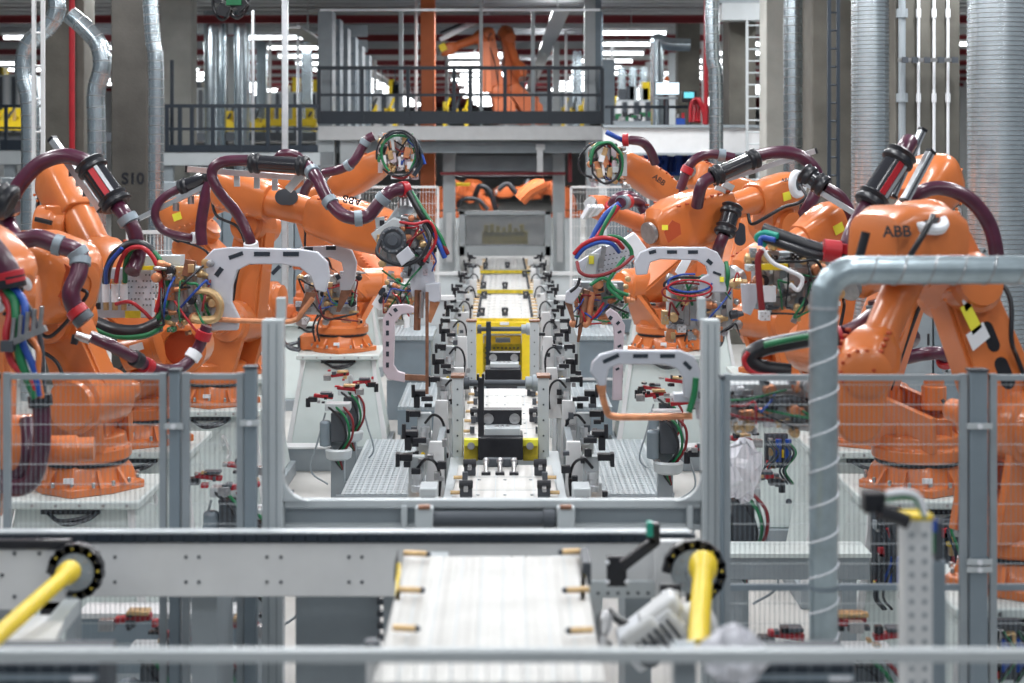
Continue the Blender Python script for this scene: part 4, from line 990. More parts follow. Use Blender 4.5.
# R1
r = robot('large orange robot behind the galvanised pipe on the right, half hidden by the front robot', (3.0, 12, ZT), P(922, 228, 12.3), P(934, 182, 12.4), P(850, 285, 11.6), rear=.17, head=.21, sticker=False, cover=False, S=P(862, 400, 12.1))
t = r['t']
hosepart(t, [P(905, 225, 11.6), P(917, 196, 11.5), P(940, 188, 11.5), P(968, 198, 11.5), P(988, 222, 11.5), P(996, 250, 11.5), P(996, 275, 11.6)], .052, 'hose')
sleeve(t, P(903, 152, 11.2), P(868, 206, 11.1), .09, up=V((.3, -1, .0)))
hosepart(t, [P(868, 206, 11.1), P(858, 222, 11.05), P(850, 240, 11.0), P(846, 258, 11.0)], .06, 'hose', collars=((.85, 'red'), (.98, 'black')), cr=1.15)
hosepart(t, [P(902, 155, 11.2), P(905, 148, 11.25), P(909, 142, 11.35)], .06, 'hose')
railbar(t, P(922, 131, 11.6), P(893, 195, 11.5), .045); railbar(t, P(930, 153, 11.3), P(905, 200, 11.2), .05)
hosepart(t, [P(876, 300, 11.6), P(880, 318, 11.6), P(888, 345, 11.6), P(890, 372, 11.6)], .06, 'hose', collars=((.2, 'bluegrey'), (.7, 'bluegrey')))
cables(t, [([P(846, 252, 11), P(820, 250, 11), P(790, 240, 11.05), P(762, 230, 11.1)], .05, 'black'), ([P(846, 256, 11), P(820, 256, 10.95), P(790, 247, 11), P(764, 238, 11.1)], .03, 'black'),
           ([P(778, 236, 11.0), P(764, 233, 11.05), P(757, 238, 11.1), P(766, 246, 11.1)], .022, 'teal'), ([P(775, 240, 10.95), P(762, 238, 11.0), P(760, 246, 11.0)], .018, 'blue')])
MB().cyl(P(823, 250, 10.95), P(840, 252, 10.95), .075, 'red').build('hose_clamp', t)
g = gunbody(t, P(792, 282, 11.4), .62, .52, 34, n=26, cab=6, cols=('gunwhite', 'steel', 'sticker', 'grey', 'machgrey', 'black', 'brass', 'steel'))
MB().b2(P(757, 270, 11.1), P(788, 264, 11.1)+V((0, .04, 0)), 'yellow').build('stripe', g)
MB().b2(P(764, 302, 11.1), P(776, 286, 11.1)+V((0, .04, 0)), 'sticker').build('terminal', g)
MB().prism([P(741, 284, 11.2), P(756, 284, 11.2), P(756, 302, 11.2), P(750, 315, 11.2), P(743, 312, 11.2)], (0, .06, 0), 'gunwhite').build('gun_plate', g)
cables(t, [([P(762, 250, 10.9), P(758, 260, 10.9), P(760, 290, 10.9), P(762, 310, 10.9)], .022, 'darkred'), ([P(762, 248, 10.9), P(772, 262, 10.9), P(788, 270, 10.9), P(802, 278, 10.9), P(798, 290, 10.9), P(790, 284, 10.9)], .014, 'sticker')])

# R2
r = robot('orange robot with a sticker on its rounded head, right of the long right arm', (3.0, 13.9, ZT), P(838, 262, 13.9), P(828, 224, 13.8), P(738, 275, 13.4), rear=.2, head=.17, tube=.11, S=P(820, 350, 13.8))
t = r['t']
sleeve(t, P(803, 172, 13.6), P(826, 188, 13.5), .075, False)
hosepart(t, [P(826, 187, 13.5), P(840, 196, 13.5), P(850, 212, 13.5), P(856, 232, 13.5)], .045, 'hose')
railbar(t, P(804, 182, 13.55), P(862, 218, 13.4), .045)
hosepart(t, [P(893, 335, 13.4), P(905, 335, 13.3), P(912, 338, 13.4), P(904, 345, 13.5)], .07, 'hose'); hosepart(t, [P(905, 358, 13.3), P(925, 354, 13.2), P(942, 354, 13.2), P(946, 364, 13.3)], .055, 'hose', collars=((.9, 'red'),))
g = gunbody(t, P(700, 306, 13.3), .62, .52, 37, n=24, cab=5, cols=('steel', 'machgrey', 'gunwhite', 'brass', 'darkcopper', 'copper', 'grey', 'sticker'))
MB().tube([P(688+24*math.cos(a*.45), 285+8*math.sin(a*.45), 12.9) for a in range(15)], .010, 'black', n=7, k=3).build('cable_ring', g)
MB().tube([P(687+25*math.cos(a*.45), 292+9*math.sin(a*.45), 12.88) for a in range(15)], .008, 'darkred', n=7, k=3).build('cable_ring', g)
MB().tube([P(690+22*math.cos(a*.45), 283+9*math.sin(a*.45), 12.86) for a in range(12)], .008, 'blue', n=7, k=3).build('cable_ring', g)
MB().tube([P(690+22*math.cos(a*.45), 288+8*math.sin(a*.45), 12.85) for a in range(15)], .008, 'red', n=7, k=3).build('cable_ring', g)
cframe(t, [(636, 275), (634, 262), (640, 252), (652, 247), (706, 247), (717, 252), (724, 264), (726, 280), (726, 292), (698, 292), (700, 278), (708, 274), (706, 266), (696, 260), (660, 259), (650, 262), (647, 274)], 12.9, .07, 'gunwhite',
       ((649, 253, 656, 251, 3.5), (667, 252, 677, 252, 3.5), (688, 252, 698, 252, 3.5), (707, 260, 712, 264, 4), (713, 272, 721, 275, 2.5)))
cables(t, [([P(726, 262, 12.9), P(728, 275, 12.85), P(726, 290, 12.9)], .018, 'green')])
MB().b2(P(720, 282, 12.85), P(724, 277, 12.85)+V((0, .02, 0)), 'stickeryellow').build('sticker', t)
MB().prism([P(675, 272, 13.2), P(688, 250, 13.2), P(694, 254, 13.2), P(682, 278, 13.2)], (0, .05, 0), 'sticker').build('gun_plate', t)

# R3: long arm right of the line
r = robot('orange robot with the long right arm ending in a big bolted wrist', (2.8, 16, ZT), P(776, 226, 16), P(776, 193, 15.8), P(652, 232, 14.9), rear=.30, head=.17, tube=.135, wl=.74, ww=.215, letters=None)
MB().prism([P(664, 232, 14.62), P(672, 220, 14.62), P(680, 224, 14.62), P(681, 234, 14.62), P(668, 243, 14.62)], (0, .02, 0), 'orange_recess').build('recess', r['t'])
MB().b2(P(662, 230, 14.6), P(668, 225, 14.6)+V((0, .01, 0)), 'stickeryellow').build('sticker', r['t'])
t = r['t']
text('ABB', 'lettering', t, P(786, 180, 15.6), (1, 0, .1), (0, .1, 1), .05, 'black')
hosepart(t, [P(756, 156, 14.9), P(780, 152, 14.9), P(800, 156, 14.9), P(815, 170, 14.9), P(818, 186, 14.9), P(810, 204, 14.9), P(804, 214, 15.0)], .058, 'hose')
sleeve(t, P(712, 177, 14.7), P(758, 157, 14.8), .075, False)
MB().lathe(P(799, 184, 15.45), V((.75, -.7, .05)), [(-.03, .135), (.0, .13), (.012, .115), (.012, .07), (-.01, .06)], 'sticker', 24).build('rear_cover', t)
MB().lathe(P(799, 184, 15.45), V((.75, -.7, .05)), [(-.03, .055), (.006, .062)], 'darkgrey', 16).build('cable_hole', t)
hosepart(t, [P(800, 186, 15.2), P(806, 196, 15.1), P(798, 203, 15.1), P(784, 207, 15.1), P(768, 216, 15.1), P(752, 224, 15.15), P(748, 214, 15.2)], .016, 'black', 'motor_cable')
railbar(t, P(715, 183, 15.0), P(815, 151, 14.9), .05)
hosepart(t, [P(712, 177, 14.7), P(704, 182, 14.7), P(700, 190, 14.7), P(697, 206, 14.8)], .055, 'hose')
hosepart(t, [P(680, 190, 15.6), P(690, 165, 15.6), P(704, 155, 15.6), P(720, 155, 15.6), P(734, 158, 15.6)], .045, 'hose', collars=((.2, 'red'), (.8, 'bluegrey')))
sleeve(t, P(733, 205, 15.0), P(724, 235, 14.9), .08, False)
hosepart(t, [P(724, 235, 14.9), P(720, 244, 14.9), P(716, 256, 15)], .055, 'hose')
mb = MB()
for k in range(4): MB().box(P(704+k*8, 192-k*4+6, 15.2), (.1, .1, .06), 'machgrey', Matrix.Rotation(.5, 3, 'Y')).build('hose_bracket', t)
MB().prism([P(622, 240, 14.6), P(634, 232, 14.6), P(646, 248, 14.6), P(636, 262, 14.6)], (0, .2, 0), 'sticker').build('gun_adapter', t, bevel=.01)
pm = MB()
for i in range(8):
    for j in range(4): p = P(602+i*4-j, 256+j*5-i*.8, 14.44); pm.cyl(p-V((0, .004, 0)), p+V((0, .01, 0)), .007, 'darkgrey', n=6)
g = pm.prism([P(578, 262, 14.5), P(600, 248, 14.5), P(625, 240, 14.5), P(635, 258, 14.5), P(624, 268, 14.5), P(600, 280, 14.5), P(584, 276, 14.5)], (0, .12, 0), 'gunwhite').build('welding_gun', t, bevel=.008)
MB().prism([P(584, 273, 14.4), P(589, 253, 14.4), P(599, 254, 14.4), P(595, 275, 14.4)], (0, .06, 0), 'machgrey').build('valve_plate', g); MB().b2(P(589, 264, 14.35), P(594, 256, 14.35)+V((0, .02, 0)), 'stickeryellow').build('sticker', g)
MB().beam(P(601, 268, 14.35), P(604, 246, 14.35), .04, .05, 'steel').build('cylinder', g)
cables(t, [([P(620, 204, 14.4), P(607, 214, 14.4), P(598, 228, 14.4), P(592, 240, 14.4)], .03, 'blue'), ([P(619, 206, 14.35), P(610, 218, 14.35), P(602, 230, 14.35), P(594, 242, 14.35)], .022, 'red'), ([P(616, 206, 14.35), P(605, 224, 14.3), P(600, 238, 14.3)], .018, 'green'),
           ([P(574, 254, 14.3), P(584, 244, 14.25), P(600, 238, 14.2), P(615, 240, 14.2), P(623, 248, 14.3)], .020, 'red'), ([P(576, 258, 14.3), P(585, 248, 14.25), P(600, 242, 14.2), P(612, 244, 14.2), P(619, 252, 14.3)], .019, 'blue'),
           ([P(577, 262, 14.3), P(580, 272, 14.2), P(590, 276, 14.2), P(606, 274, 14.2), P(622, 266, 14.2), P(633, 256, 14.3)], .016, 'darkred'), ([P(608, 236, 14.3), P(620, 238, 14.25), P(630, 248, 14.3), P(632, 256, 14.3)], .018, 'green'),
           ([P(590, 285, 14.2), P(604, 278, 14.2), P(616, 290, 14.2), P(628, 295, 14.2)], .016, 'green'), ([P(624, 258, 14.3), P(614, 272, 14.2), P(608, 286, 14.2), P(622, 300, 14.2)], .016, 'green'), ([P(580, 278, 14.2), P(577, 286, 14.2), P(570, 292, 14.2)], .014, 'black')])
hosepart(t, [P(645, 212, 15.2), P(640, 204, 15.2), P(632, 201, 15.1), P(620, 203, 14.9)], .05, 'hose', collars=((.85, 'red'), (.95, 'bluegrey')))
g2 = gunbody(t, P(600, 300, 14.7), .5, .4, 44, n=18, cab=6, cols=('copper', 'brass', 'darkcopper', 'green', 'gunwhite', 'sticker'))
cframe(t, [(566, 292), (574, 286), (582, 288), (578, 296), (572, 304), (565, 302)], 14.5, .1, 'gunwhite')
MB().loft([[P(565, 302, 14.5), P(572, 302, 14.5), P(572, 302, 14.56), P(565, 302, 14.56)], [P(572, 322, 14.5), P(575, 322, 14.5), P(575, 322, 14.53), P(572, 322, 14.53)]], 'darkcopper').build('electrode', t)
MB().cyl(P(587, 290, 14.5), P(578, 342, 14.5), .035, 'darkcopper', .012).cyl(P(592, 292, 14.5), P(588, 325, 14.5), .03, 'copper').build('electrode_shaft', t)
cframe(t, [(605, 313), (610, 308), (618, 313), (625, 325), (623, 348), (622, 400), (612, 400), (614, 340), (613, 326)], 14.2, .06, 'gunpink', ((609, 317, 612, 319, 4), (617, 322, 619, 324, 4), (619, 331, 620, 333, 4), (619, 345, 620, 347, 4), (617, 368, 618, 370, 4)))

# R4
r = robot('orange robot whose upright lower arm shows a dark oval, behind the long right arm', (3.0, 18.2, ZT), P(750, 212, 18.2), P(742, 195, 18.2), P(690, 172, 17.8), rear=.2, head=.18, sticker=False, S=P(738, 290, 17.6))
t = r['t']
MB().link(P(740, 228, 17.3), P(740, 240, 17.3), .055, .06, (0, 1, 0), .02, 'navy').build('oval_cover', t)
# R5
r = robot('orange robot on the open right pedestal, lettered arm raised to a round copper gun', (1.93, 20.2, ZT), P(700, 238, 20.2), P(696, 212, 20), P(620, 160, 19.4), rear=.2, head=.16, wl=.85, ww=.15, sticker=False)
t = r['t']
text('ABB', 'lettering', t, P(659, 180, 19.35), P(670, 188, 19.4)-P(650, 173, 19.4), (0, 0, 1), .09, 'black')
hosepart(t, [P(655, 163, 19.3), P(650, 150, 19.2), P(642, 142, 19.1), P(630, 140, 19.0), P(622, 140, 19.0)], .055, 'hose', collars=((.9, 'red'),))
cables(t, [([P(622, 140, 19), P(612, 135, 18.9), P(606, 132, 18.9)], .03, 'blue'), ([P(595, 142, 18.9), P(586, 148, 18.8), P(579, 160, 18.8), P(581, 172, 18.8), P(592, 178, 18.8)], .014, 'black'),
           ([P(684, 205, 18.9), P(684, 190, 18.9), P(690, 170, 18.9), P(694, 160, 18.9)], .02, 'green'), ([P(679, 208, 18.85), P(681, 188, 18.85), P(688, 168, 18.85)], .02, 'hose')])
MB().b2(P(620, 176, 19.1), P(627, 152, 19.1)+V((0, .3, 0)), 'machgrey').b2(P(606, 186, 19), P(610, 144, 19)+V((0, .1, 0)), 'sticker').build('gun_adapter', t)
g = gunbody(t, P(607, 164, 19.1), .42, .48, 48, n=22, cab=3, cols=('copper', 'brass', 'sticker', 'steel', 'copper', 'gunpink'))
roundgun(t, g, 606, 164, 15, 20, 18.85, 8)
# R6 R7
r = robot('distant orange robot with a purple hose, low behind the wire fence on the right', (2.75, 24, ZT), P(660, 240, 24), P(652, 228, 24), P(592, 204, 23), rear=.2, head=.18, far=True, sticker=False)
t = r['t']; hosepart(t, [P(610, 210, 22.5), P(616, 199, 22.4), P(630, 196, 22.4), P(644, 206, 22.5)], .07, 'hose', collars=((.1, 'red'),))
mb = MB()
for k in range(5): mb.beam(P(583+k*3, 218-k*1, 22.5), P(590+k*3, 206, 22.4), .06, .06, 'machgrey' if k % 2 else 'sticker')
mb.build('welding_gun', t)
r = robot('farthest orange robot right of the line, mostly hidden by tooling', (2.6, 27.5, ZT), P(650, 252, 27), P(640, 245, 27), P(610, 262, 25.5), rear=.2, head=.2, far=True, sticker=False)

# robots beyond the portal and on the platform
r = robot('small orange robot beyond the portal opening, left one', (-1.6, 44, 1.9), P(470, 196, 44), P(474, 190, 44), P(494, 212, 43.6), rear=.3, head=.26, far=True, sticker=False)
hosepart(r['t'], [P(474, 198, 43.2), P(480, 186, 43), P(490, 192, 43), P(496, 210, 43)], .07, 'black')
hosepart(r['t'], [P(458, 206, 43.2), P(464, 199, 43), P(478, 200, 43), P(488, 210, 43)], .06, 'black')
r = robot('small orange robot beyond the portal opening, right one', (1.6, 44, 1.9), P(540, 188, 44), P(532, 190, 44), P(496, 192, 43.6), rear=.3, head=.26, far=True, sticker=False)
hosepart(r['t'], [P(528, 180, 43.2), P(520, 196, 43), P(508, 184, 43), P(498, 190, 43)], .07, 'black')
MB().tube([P(520, 200, 43), P(530, 190, 43), P(545, 182, 43)], .2, 'orange_far').build('spare_arm', r['t'])
for x, w_ in ((-1.6, 'left'), (1.6, 'right')):
    tag(MB().b2((x-.4, 43.6, 0), (x+.4, 44.4, 1.9), 'machgrey').bolts((x, 44, 1.89), (0, 0, 1), .45, 8, .02, 'steel', .02).build('robot_pedestal'), 'grey block pedestal of the %s robot beyond the portal' % w_, 'pedestal')
zb = 4.35
r = robot('orange robot standing on the raised platform, arm stretched out to the left', (.0, 45, zb+.05), P(488, 34, 45), P(484, 36, 45), P(440, 52, 44.6), rear=.25, head=.22, far=True, sticker=False, S=P(497, 92, 45))
MB().beam(P(484, 42, 44.3), P(486, 92, 44.3), .3, .3, 'orange_far').build('balancer', r['t'])
MB().beam(P(440, 40, 44.3), P(490, 14, 44.3), .12, .12, 'alu').beam(P(440, 33, 44.2), P(470, 20, 44.2), .07, .07, 'black').build('guide_rail', r['t'])
MB().beam(P(440, 49, 44.3), P(446, 46, 44.3), .2, .2, 'yellow').build('clamp', r['t'])
r = robot('second orange robot on the raised platform, upright with its arm folded', (.75, 46, zb+.05), P(508, 38, 46), P(506, 34, 46), P(522, 78, 45.5), rear=.2, head=.2, far=True, sticker=False, S=P(512, 90, 46))
# ------------------------------------------------------------------ centre line
def ZX(px, d): return (px-CX)*d/FPX
def deck(d0, d1, z, w0, w1, label, pads=(), lip=True, wear=0):
    """white pallet deck with clamps on its sides"""
    t = thing('pallet_deck', label, 'pallet', (0, (d0+d1)/2, z-.06))
    MB().loft([[V((-w0, d0, z-.06)), V((w0, d0, z-.06)), V((w0, d0, z)), V((-w0, d0, z))], [V((-w1, d1, z-.06)), V((w1, d1, z-.06)), V((w1, d1, z)), V((-w1, d1, z))]], 'deckwhite').build('plate', t, bevel=.006)
    if lip: MB().b2((-w0, d0-.03, z-.05), (w0, d0, z+.015), 'yellowdirty').build('yellow_edge', t)
    n = int((d1-d0)/.55)
    mb = MB()
    for k in range(n):
        y = d0+.2+k*.55
        for s in (-1, 1):
            x = s*(w0+(w1-w0)*(y-d0)/(d1-d0))
            mb = MB().cyl((x*1.03, y, z+.03), (x*.84, y, z+.03), .014, 'brass', n=8).box((x*.80, y, z+.04), (.04, .05, .06), 'darkgrey')
            mb.build('locating_pin', t)
    mb = MB()
    for i in range(3):
        for j in range(max(2, n)):
            x = (-.5+.5*i)*w0; y = d0+.25+j*(d1-d0-.3)/max(2, n)
            mb.cyl((x, y, z), (x, y, z+.006), .012, 'grey', n=8)
    mb.build('screws', t)
    mb = MB()
    for k in range(1, 5):
        mb.b2((-w0*.9+k*w0*.36-.003, d0+.02, z), (-w0*.9+k*w0*.36+.003, d1-.02, z+.003), 'machgrey')
    for k in range(1, n+1): mb.b2((-min(w0, w1)*.95, d0+k*(d1-d0)/(n+1)-.003, z), (min(w0, w1)*.95, d0+k*(d1-d0)/(n+1)+.003, z+.0025), 'machgrey')
    mb.build('seams', t)
    for (x, y) in pads:
        o = MB().box((x, y, z+.05), (.09, .08, .1), 'darkgrey').cyl((x-.05, y-.05, z+.1), (x+.05, y-.05, z+.1), .03, 'black', n=10).box((x+.0, y-.1, z+.08), (.03, .12, .03), 'steel').build('stop', t, bevel=.004)
    return t
deck(11.15, 13.1, 1.2, .39, .37, 'white pallet deck at the near end of the line, just behind the gate frame', pads=((-.27, 12.7), (.27, 12.7), (-.28, 11.9), (.28, 11.9)), lip=False)
deck(14.3, 17.3, 1.2, .36, .36, 'white pallet deck between the tall white beams, behind the black rollers', pads=((-.27, 15.2), (.27, 15.2), (-.27, 16.8), (.27, 16.8)), lip=False)
deck(24.4, 28.4, 1.2, .50, .50, 'white pallet deck on top of the yellow lifter', pads=((-.35, 24.9), (0, 24.9), (-.35, 27.8), (.35, 27.8)))
deck(28.9, 32.6, 1.24, .52, .52, 'second white pallet deck behind the one on the yellow lifter', pads=((-.38, 29.3), (0, 29.2), (.38, 32)))
deck(33.2, 37, 1.27, .52, .5, 'farthest white pallet deck in front of the glazed portal door', pads=((-.4, 33.8), (.05, 34)))

# base frames below
def frame_under(d0, d1, w, z, label, m='machgrey'):
    t = thing('line_conveyor', label, 'conveyor', (0, (d0+d1)/2, 0))
    for s in (-1, 1):
        MB().b2((s*w-.06, d0, z-.30), (s*w+.06, d1, z-.07), m).build('side_beam', t, bevel=.01)
        for y in (d0+.1, d1-.1): MB().b2((s*w-.06, y-.06, 0), (s*w+.06, y+.06, z-.3), m).build('leg', t)
    MB().b2((-w, d0, z-.3), (w, d0+.1, z-.1), m).build('cross_beam', t)
    return t
frame_under(11.2, 14.1, .40, 1.2, 'pale conveyor base under the nearest deck of the line')
frame_under(14.3, 17.2, .30, 1.2, 'pale conveyor base under the deck between the tall white beams')
frame_under(28.9, 37, .36, 1.2, 'pale conveyor base under the far decks by the portal')

# tall white beams beside the line
def tallbeam(x0, x1, d, y0, y1, label):
    a = P(x0, y1, d); b = P(x1, y0, d)
    t = thing('guide_column', label, 'column', ((a.x+b.x)/2, d, a.z))
    o = MB().b2(a, b+V((0, .18, 0)), 'machgrey').build('profile', t, bevel=.008)
    mb = MB()
    for k in range(5):
        p = V(((a.x+b.x)/2, d, a.z+(b.z-a.z)*(.15+.18*k))); mb.cyl(p-V((0, .006, 0)), p, .009, 'darkgrey', n=6)
    mb.build('bolts', t)
    MB().b2((a.x-.01, d-.01, b.z), (b.x+.01, d+.19, b.z+.02), 'darkcopper').build('cap', t)
tallbeam(452, 463, 13.8, 378, 464, 'tall white guide beam left of the black rollers')
tallbeam(538, 549, 13.8, 378, 464, 'tall white guide beam right of the black rollers')
tallbeam(467, 476, 19.5, 322, 388, 'tall white guide beam left of the yellow lifter')
tallbeam(530, 539, 19.5, 322, 388, 'tall white guide beam right of the yellow lifter')

def crossbar(x0, x1, y, d, label, r=.028):
    t = thing('drive_shaft', label, 'shaft', P((x0+x1)/2, y, d))
    MB().cyl(P(x0, y, d), P(x1, y, d), r, 'darkgrey').build('shaft', t)
    for x in (x1-6,): MB().lathe(P(x, y, d), (1, 0, 0), [(-.06, r*1.3), (-.055, r*2), (.0, r*2), (.005, r*2.6), (.05, r*2.6), (.055, r)], 'grey', 20).build('coupling', t)
    MB().lathe(P(x0+2, y, d), (1, 0, 0), [(-.02, r*2), (.03, r*2)], 'darkgrey', 16).build('bearing', t)
crossbar(464, 538, 383, 14.2, 'dark drive shaft crossing between the two near white guide beams')
crossbar(477, 532, 329, 20, 'dark drive shaft crossing in front of the yellow lifter')

# yellow lifter
D = 24.3
t = thing('yellow_lifter', 'bright yellow lifting frame under the pallet deck in the middle of the line', 'lifter', (0, 24.7, 0))
yb = lambda x0, y0, x1, y1, d0, d1, m, mb=None: bb(x0, y0, x1, y1, d0, d1, m, mb)
yb(474, 322, 531, 334, D, D+.3, 'yellow').build('top_beam', t, bevel=.01)
yb(474, 334, 483, 386, D, D+.3, 'yellow').build('leg', t); yb(522, 334, 531, 386, D, D+.3, 'yellow').build('leg', t)
yb(484, 336, 521, 344, D+.3, D+.4, 'yellow').build('cross_beam', t)
mb = yb(483, 344, 522, 372, D+.9, D+1, 'yellowdirty')
for i in range(9):
    for j in range(3): p = P(486+i*4, 348+j*5, D+.89); mb.cyl(p, p+V((0, .02, 0)), .018, 'darkgrey', n=6)
mb.build('back_plate', t)
mb = MB().box(P(503, 340, D-.05), (.22, .1, .07), 'darkgrey'); mb.build('latch', t, bevel=.01)
yb(500, 322, 509, 325, D-.01, D, 'sticker').build('sticker', t)
MB().b2(P(470, 402, D), P(535, 384, D)+V((0, 1.2, 0)), 'grey').build('base', t)

def roller(x0, x1, y0, y1, d, label, side=True):
    a = P(x0, y1, d); b = P(x1, y0, d); h = b.z-a.z; w = b.x-a.x
    t = thing('roller_unit', label, 'roller', ((a.x+b.x)/2, d, 0))
    MB().b2((a.x+.04, d+.12, 0), (b.x-.04, d+.36, a.z), 'darkgrey').build('stand', t)
    for k in range(3):
        z = a.z+h*(.10+.17*k); MB().cyl((a.x, d+.1, z), (b.x, d+.1, z), h*.09, 'black', n=14).build('belt_roller', t)
    MB().b2((a.x, d+.03, a.z), (b.x, d+.4, a.z+h*.5), 'black').build('housing', t, bevel=.01)
    MB().b2((a.x+w*.14, d+.1, a.z+h*.5), (b.x-w*.06, d+.4, a.z+h*.68), 'machgrey').build('slide_plate', t, bevel=.008)
    MB().b2((a.x+w*.12, d+.3, a.z+h*.66), (b.x-w*.02, d+.45, b.z), 'black').build('back_plate', t)
    for k in (.22, .82): MB().lathe((a.x+w*k, d+.28, a.z+h*.82), (0, -1, 0), [(0, .02), (.02, .045), (.025, .045), (.026, .028), (.02, .026)], 'steel', 16).build('ring', t)
    mb = MB()
    for k in range(3): mb.cyl((a.x+w*(.35+.12*k), d+.2, a.z+h*.62), (a.x+w*(.45+.12*k), d+.2, a.z+h*.70), .015, 'steel', n=8)
    mb.build('fittings', t)
roller(478, 523, 416, 461, 13.4, 'black roller unit in the middle of the line between the near guide beams')
roller(485, 521, 356, 383, 18.3, 'smaller black roller unit in front of the yellow lifter')
t = thing('swing_bar', 'black upright bar rising left of the near roller unit', 'bar', P(481, 440, 13.3))
MB().b2(P(478, 436, 13.3), P(484, 378, 13.3)+V((0, .06, 0)), 'black').build('bar', t); MB().box(P(478, 377, 13.3), (.02, .05, .05), 'black').box(P(483, 377, 13.3), (.02, .05, .05), 'black').build('fork', t)
t = thing('swing_bar', 'black upright bar in front of the yellow lifter, left of its middle', 'bar', P(490, 386, 18.2))
MB().b2((P(486, 372, 19.9).x, 19.9, 0), P(491, 322, 19.9)+V((0, .06, 0)), 'navy').build('bar', t)
for x0, x1 in ((464, 478), (523, 538)):
    t = thing('yellow_bracket', 'yellow bracket block on the %s of the near black roller unit' % ('left' if x0 < 500 else 'right'), 'bracket', P(x0+7, 462, 13.6))
    MB().b2(P(x0, 461, 13.6), P(x1, 445, 13.6)+V((0, .3, 0)), 'yellowdirty').build('body', t, bevel=.008)
    MB().b2(P(x0, 446, 13.55), P(x1, 440, 13.55)+V((0, .1, 0)), 'stickeryellow').cyl(P(x0+7, 446, 13.5), P(x0+7, 446, 13.6), .03, 'steel').build('top_plate', t)
t = thing('stop_unit', 'dark clamping stop on the front deck just before the black rollers', 'stop', P(500, 468, 13))
MB().b2(P(484, 467, 13.0), P(517, 459, 13.0)+V((0, .08, 0)), 'darkgrey').build('bar', t, bevel=.005)
for x in (486, 500, 514): MB().cyl(P(x, 461, 12.95), P(x, 474, 12.7), .018, 'steel').box(P(x, 474, 12.7), (.07, .05, .03), 'black').sphere(P(x, 461, 12.93), .028, 'steel').build('arm', t)

# clamp towers on both sides
def tower(x, d, ztop, s, idx, label):
    t = thing('clamp_tower', label, 'clamp', (x, d, 0))
    w = .17; rnd = random.Random(idx*7+(1 if s > 0 else 2))
    MB().b2((x-w/2, d, 0), (x+w/2, d+.3, ztop-.42), 'machgrey').build('column', t, bevel=.01)
    x2 = x-s*.12
    MB().prism([V((x2-w*.5, d-.02, ztop-.60)), V((x2+w*.5, d-.02, ztop-.60)), V((x2+w*.42, d-.02, ztop-.1)), V((x2-w*.2, d-.02, ztop-.1))] if s < 0 else
               [V((x2+w*.5, d-.02, ztop-.60)), V((x2-w*.5, d-.02, ztop-.60)), V((x2-w*.42, d-.02, ztop-.1)), V((x2+w*.2, d-.02, ztop-.1))], (0, .05, 0), 'white').build('bracket_plate', t, bevel=.005)
    MB().b2((x-.07, d-.12, ztop-.45), (x+.05, d-.02, ztop-.2), 'machgrey').build('clamp_body', t, bevel=.008)
    mb = MB().box((x+s*.05, d-.15, ztop-.02), (.11, .1, .05), 'black').box((x+s*.07, d-.15, ztop-.08), (.05, .1, .12), 'black').box((x-s*.02, d-.2, ztop-.06), (.10, .05, .04), 'black')
    mb.cyl((x+s*.1, d-.2, ztop-.05), (x+s*.1, d-.2, ztop+.06), .017, 'black', n=8); mb.build('clamp_jaw', t, bevel=.004)
    MB().box((x+s*.1, d-.12, ztop-.2), (.12, .08, .05), 'black').box((x+s*.15, d-.12, ztop-.22), (.03, .1, .10), 'black').build('clamp_jaw', t, bevel=.004)
    MB().lathe((x, d-.16, ztop-.46), (0, 0, 1), [(0, .035), (.01, .045), (.05, .045), (.055, .03), (.1, .03), (.105, .042), (.15, .042), (.155, .02)], 'alu', 16).build('cylinder', t)
    MB().tube([V((x, d-.14, ztop-.28)), V((x-s*.07, d-.2, ztop-.2)), V((x-s*.14, d-.18, ztop-.24)), V((x-s*.17, d-.12, ztop-.36)), V((x-s*.16, d-.1, ztop-.5))], .012, 'black', n=8).build('air_hose', t)
    for k in range(11 if idx < 6 else 5):
        MB().box((x-s*rnd.uniform(-.14, .22), d-.1-rnd.random()*.1, ztop-rnd.uniform(.05, .6)), (rnd.uniform(.03, .07), .05, rnd.uniform(.03, .06)), rnd.choice(('black', 'darkgrey', 'steel', 'black'))).build('fitting', t, bevel=.003)
    MB().lathe((x+s*.02, d-.13, ztop-.55), (0, -1, 0), [(0, .02), (.02, .018), (.025, .006)], 'signal' if idx < 1 else 'yellow', 10).build('indicator', t)
    MB().tube([V((x+s*.02, d-.12, ztop-.56)), V((x+s*.03, d-.14, ztop-.7)), V((x, d-.02, ztop-.85))], .011, 'yellow', n=6).build('sensor_cable', t)
TW = [(12.6, .66, 1.58), (14.4, .69, 1.62), (16.4, .60, 1.64), (18.6, .62, 1.70), (21.2, .66, 1.72), (24.6, .68, 1.66), (27.8, .67, 1.62), (30.8, .66, 1.6), (34.0, .66, 1.55)]
ords = ['nearest', 'second', 'third', 'fourth', 'fifth', 'sixth', 'seventh', 'eighth', 'farthest']
for i, (d, x, z) in enumerate(TW):
    for s, nm in ((-1, 'left'), (1, 'right')):
        tower(s*x, d, z, s, i, 'white clamp tower with black jaws, %s in the row %s of the line' % (ords[i], nm))
def sbox(name, x0, y0, x1, y1, d, dep, m, label, cat, bev=.01, toz=False):
    a = P(x0, y1, d); b = P(x1, y0, d)
    if toz: a.z = 0
    return tag(MB().b2(a, b+V((0, dep, 0)), m).build(name, bevel=bev), label, cat)
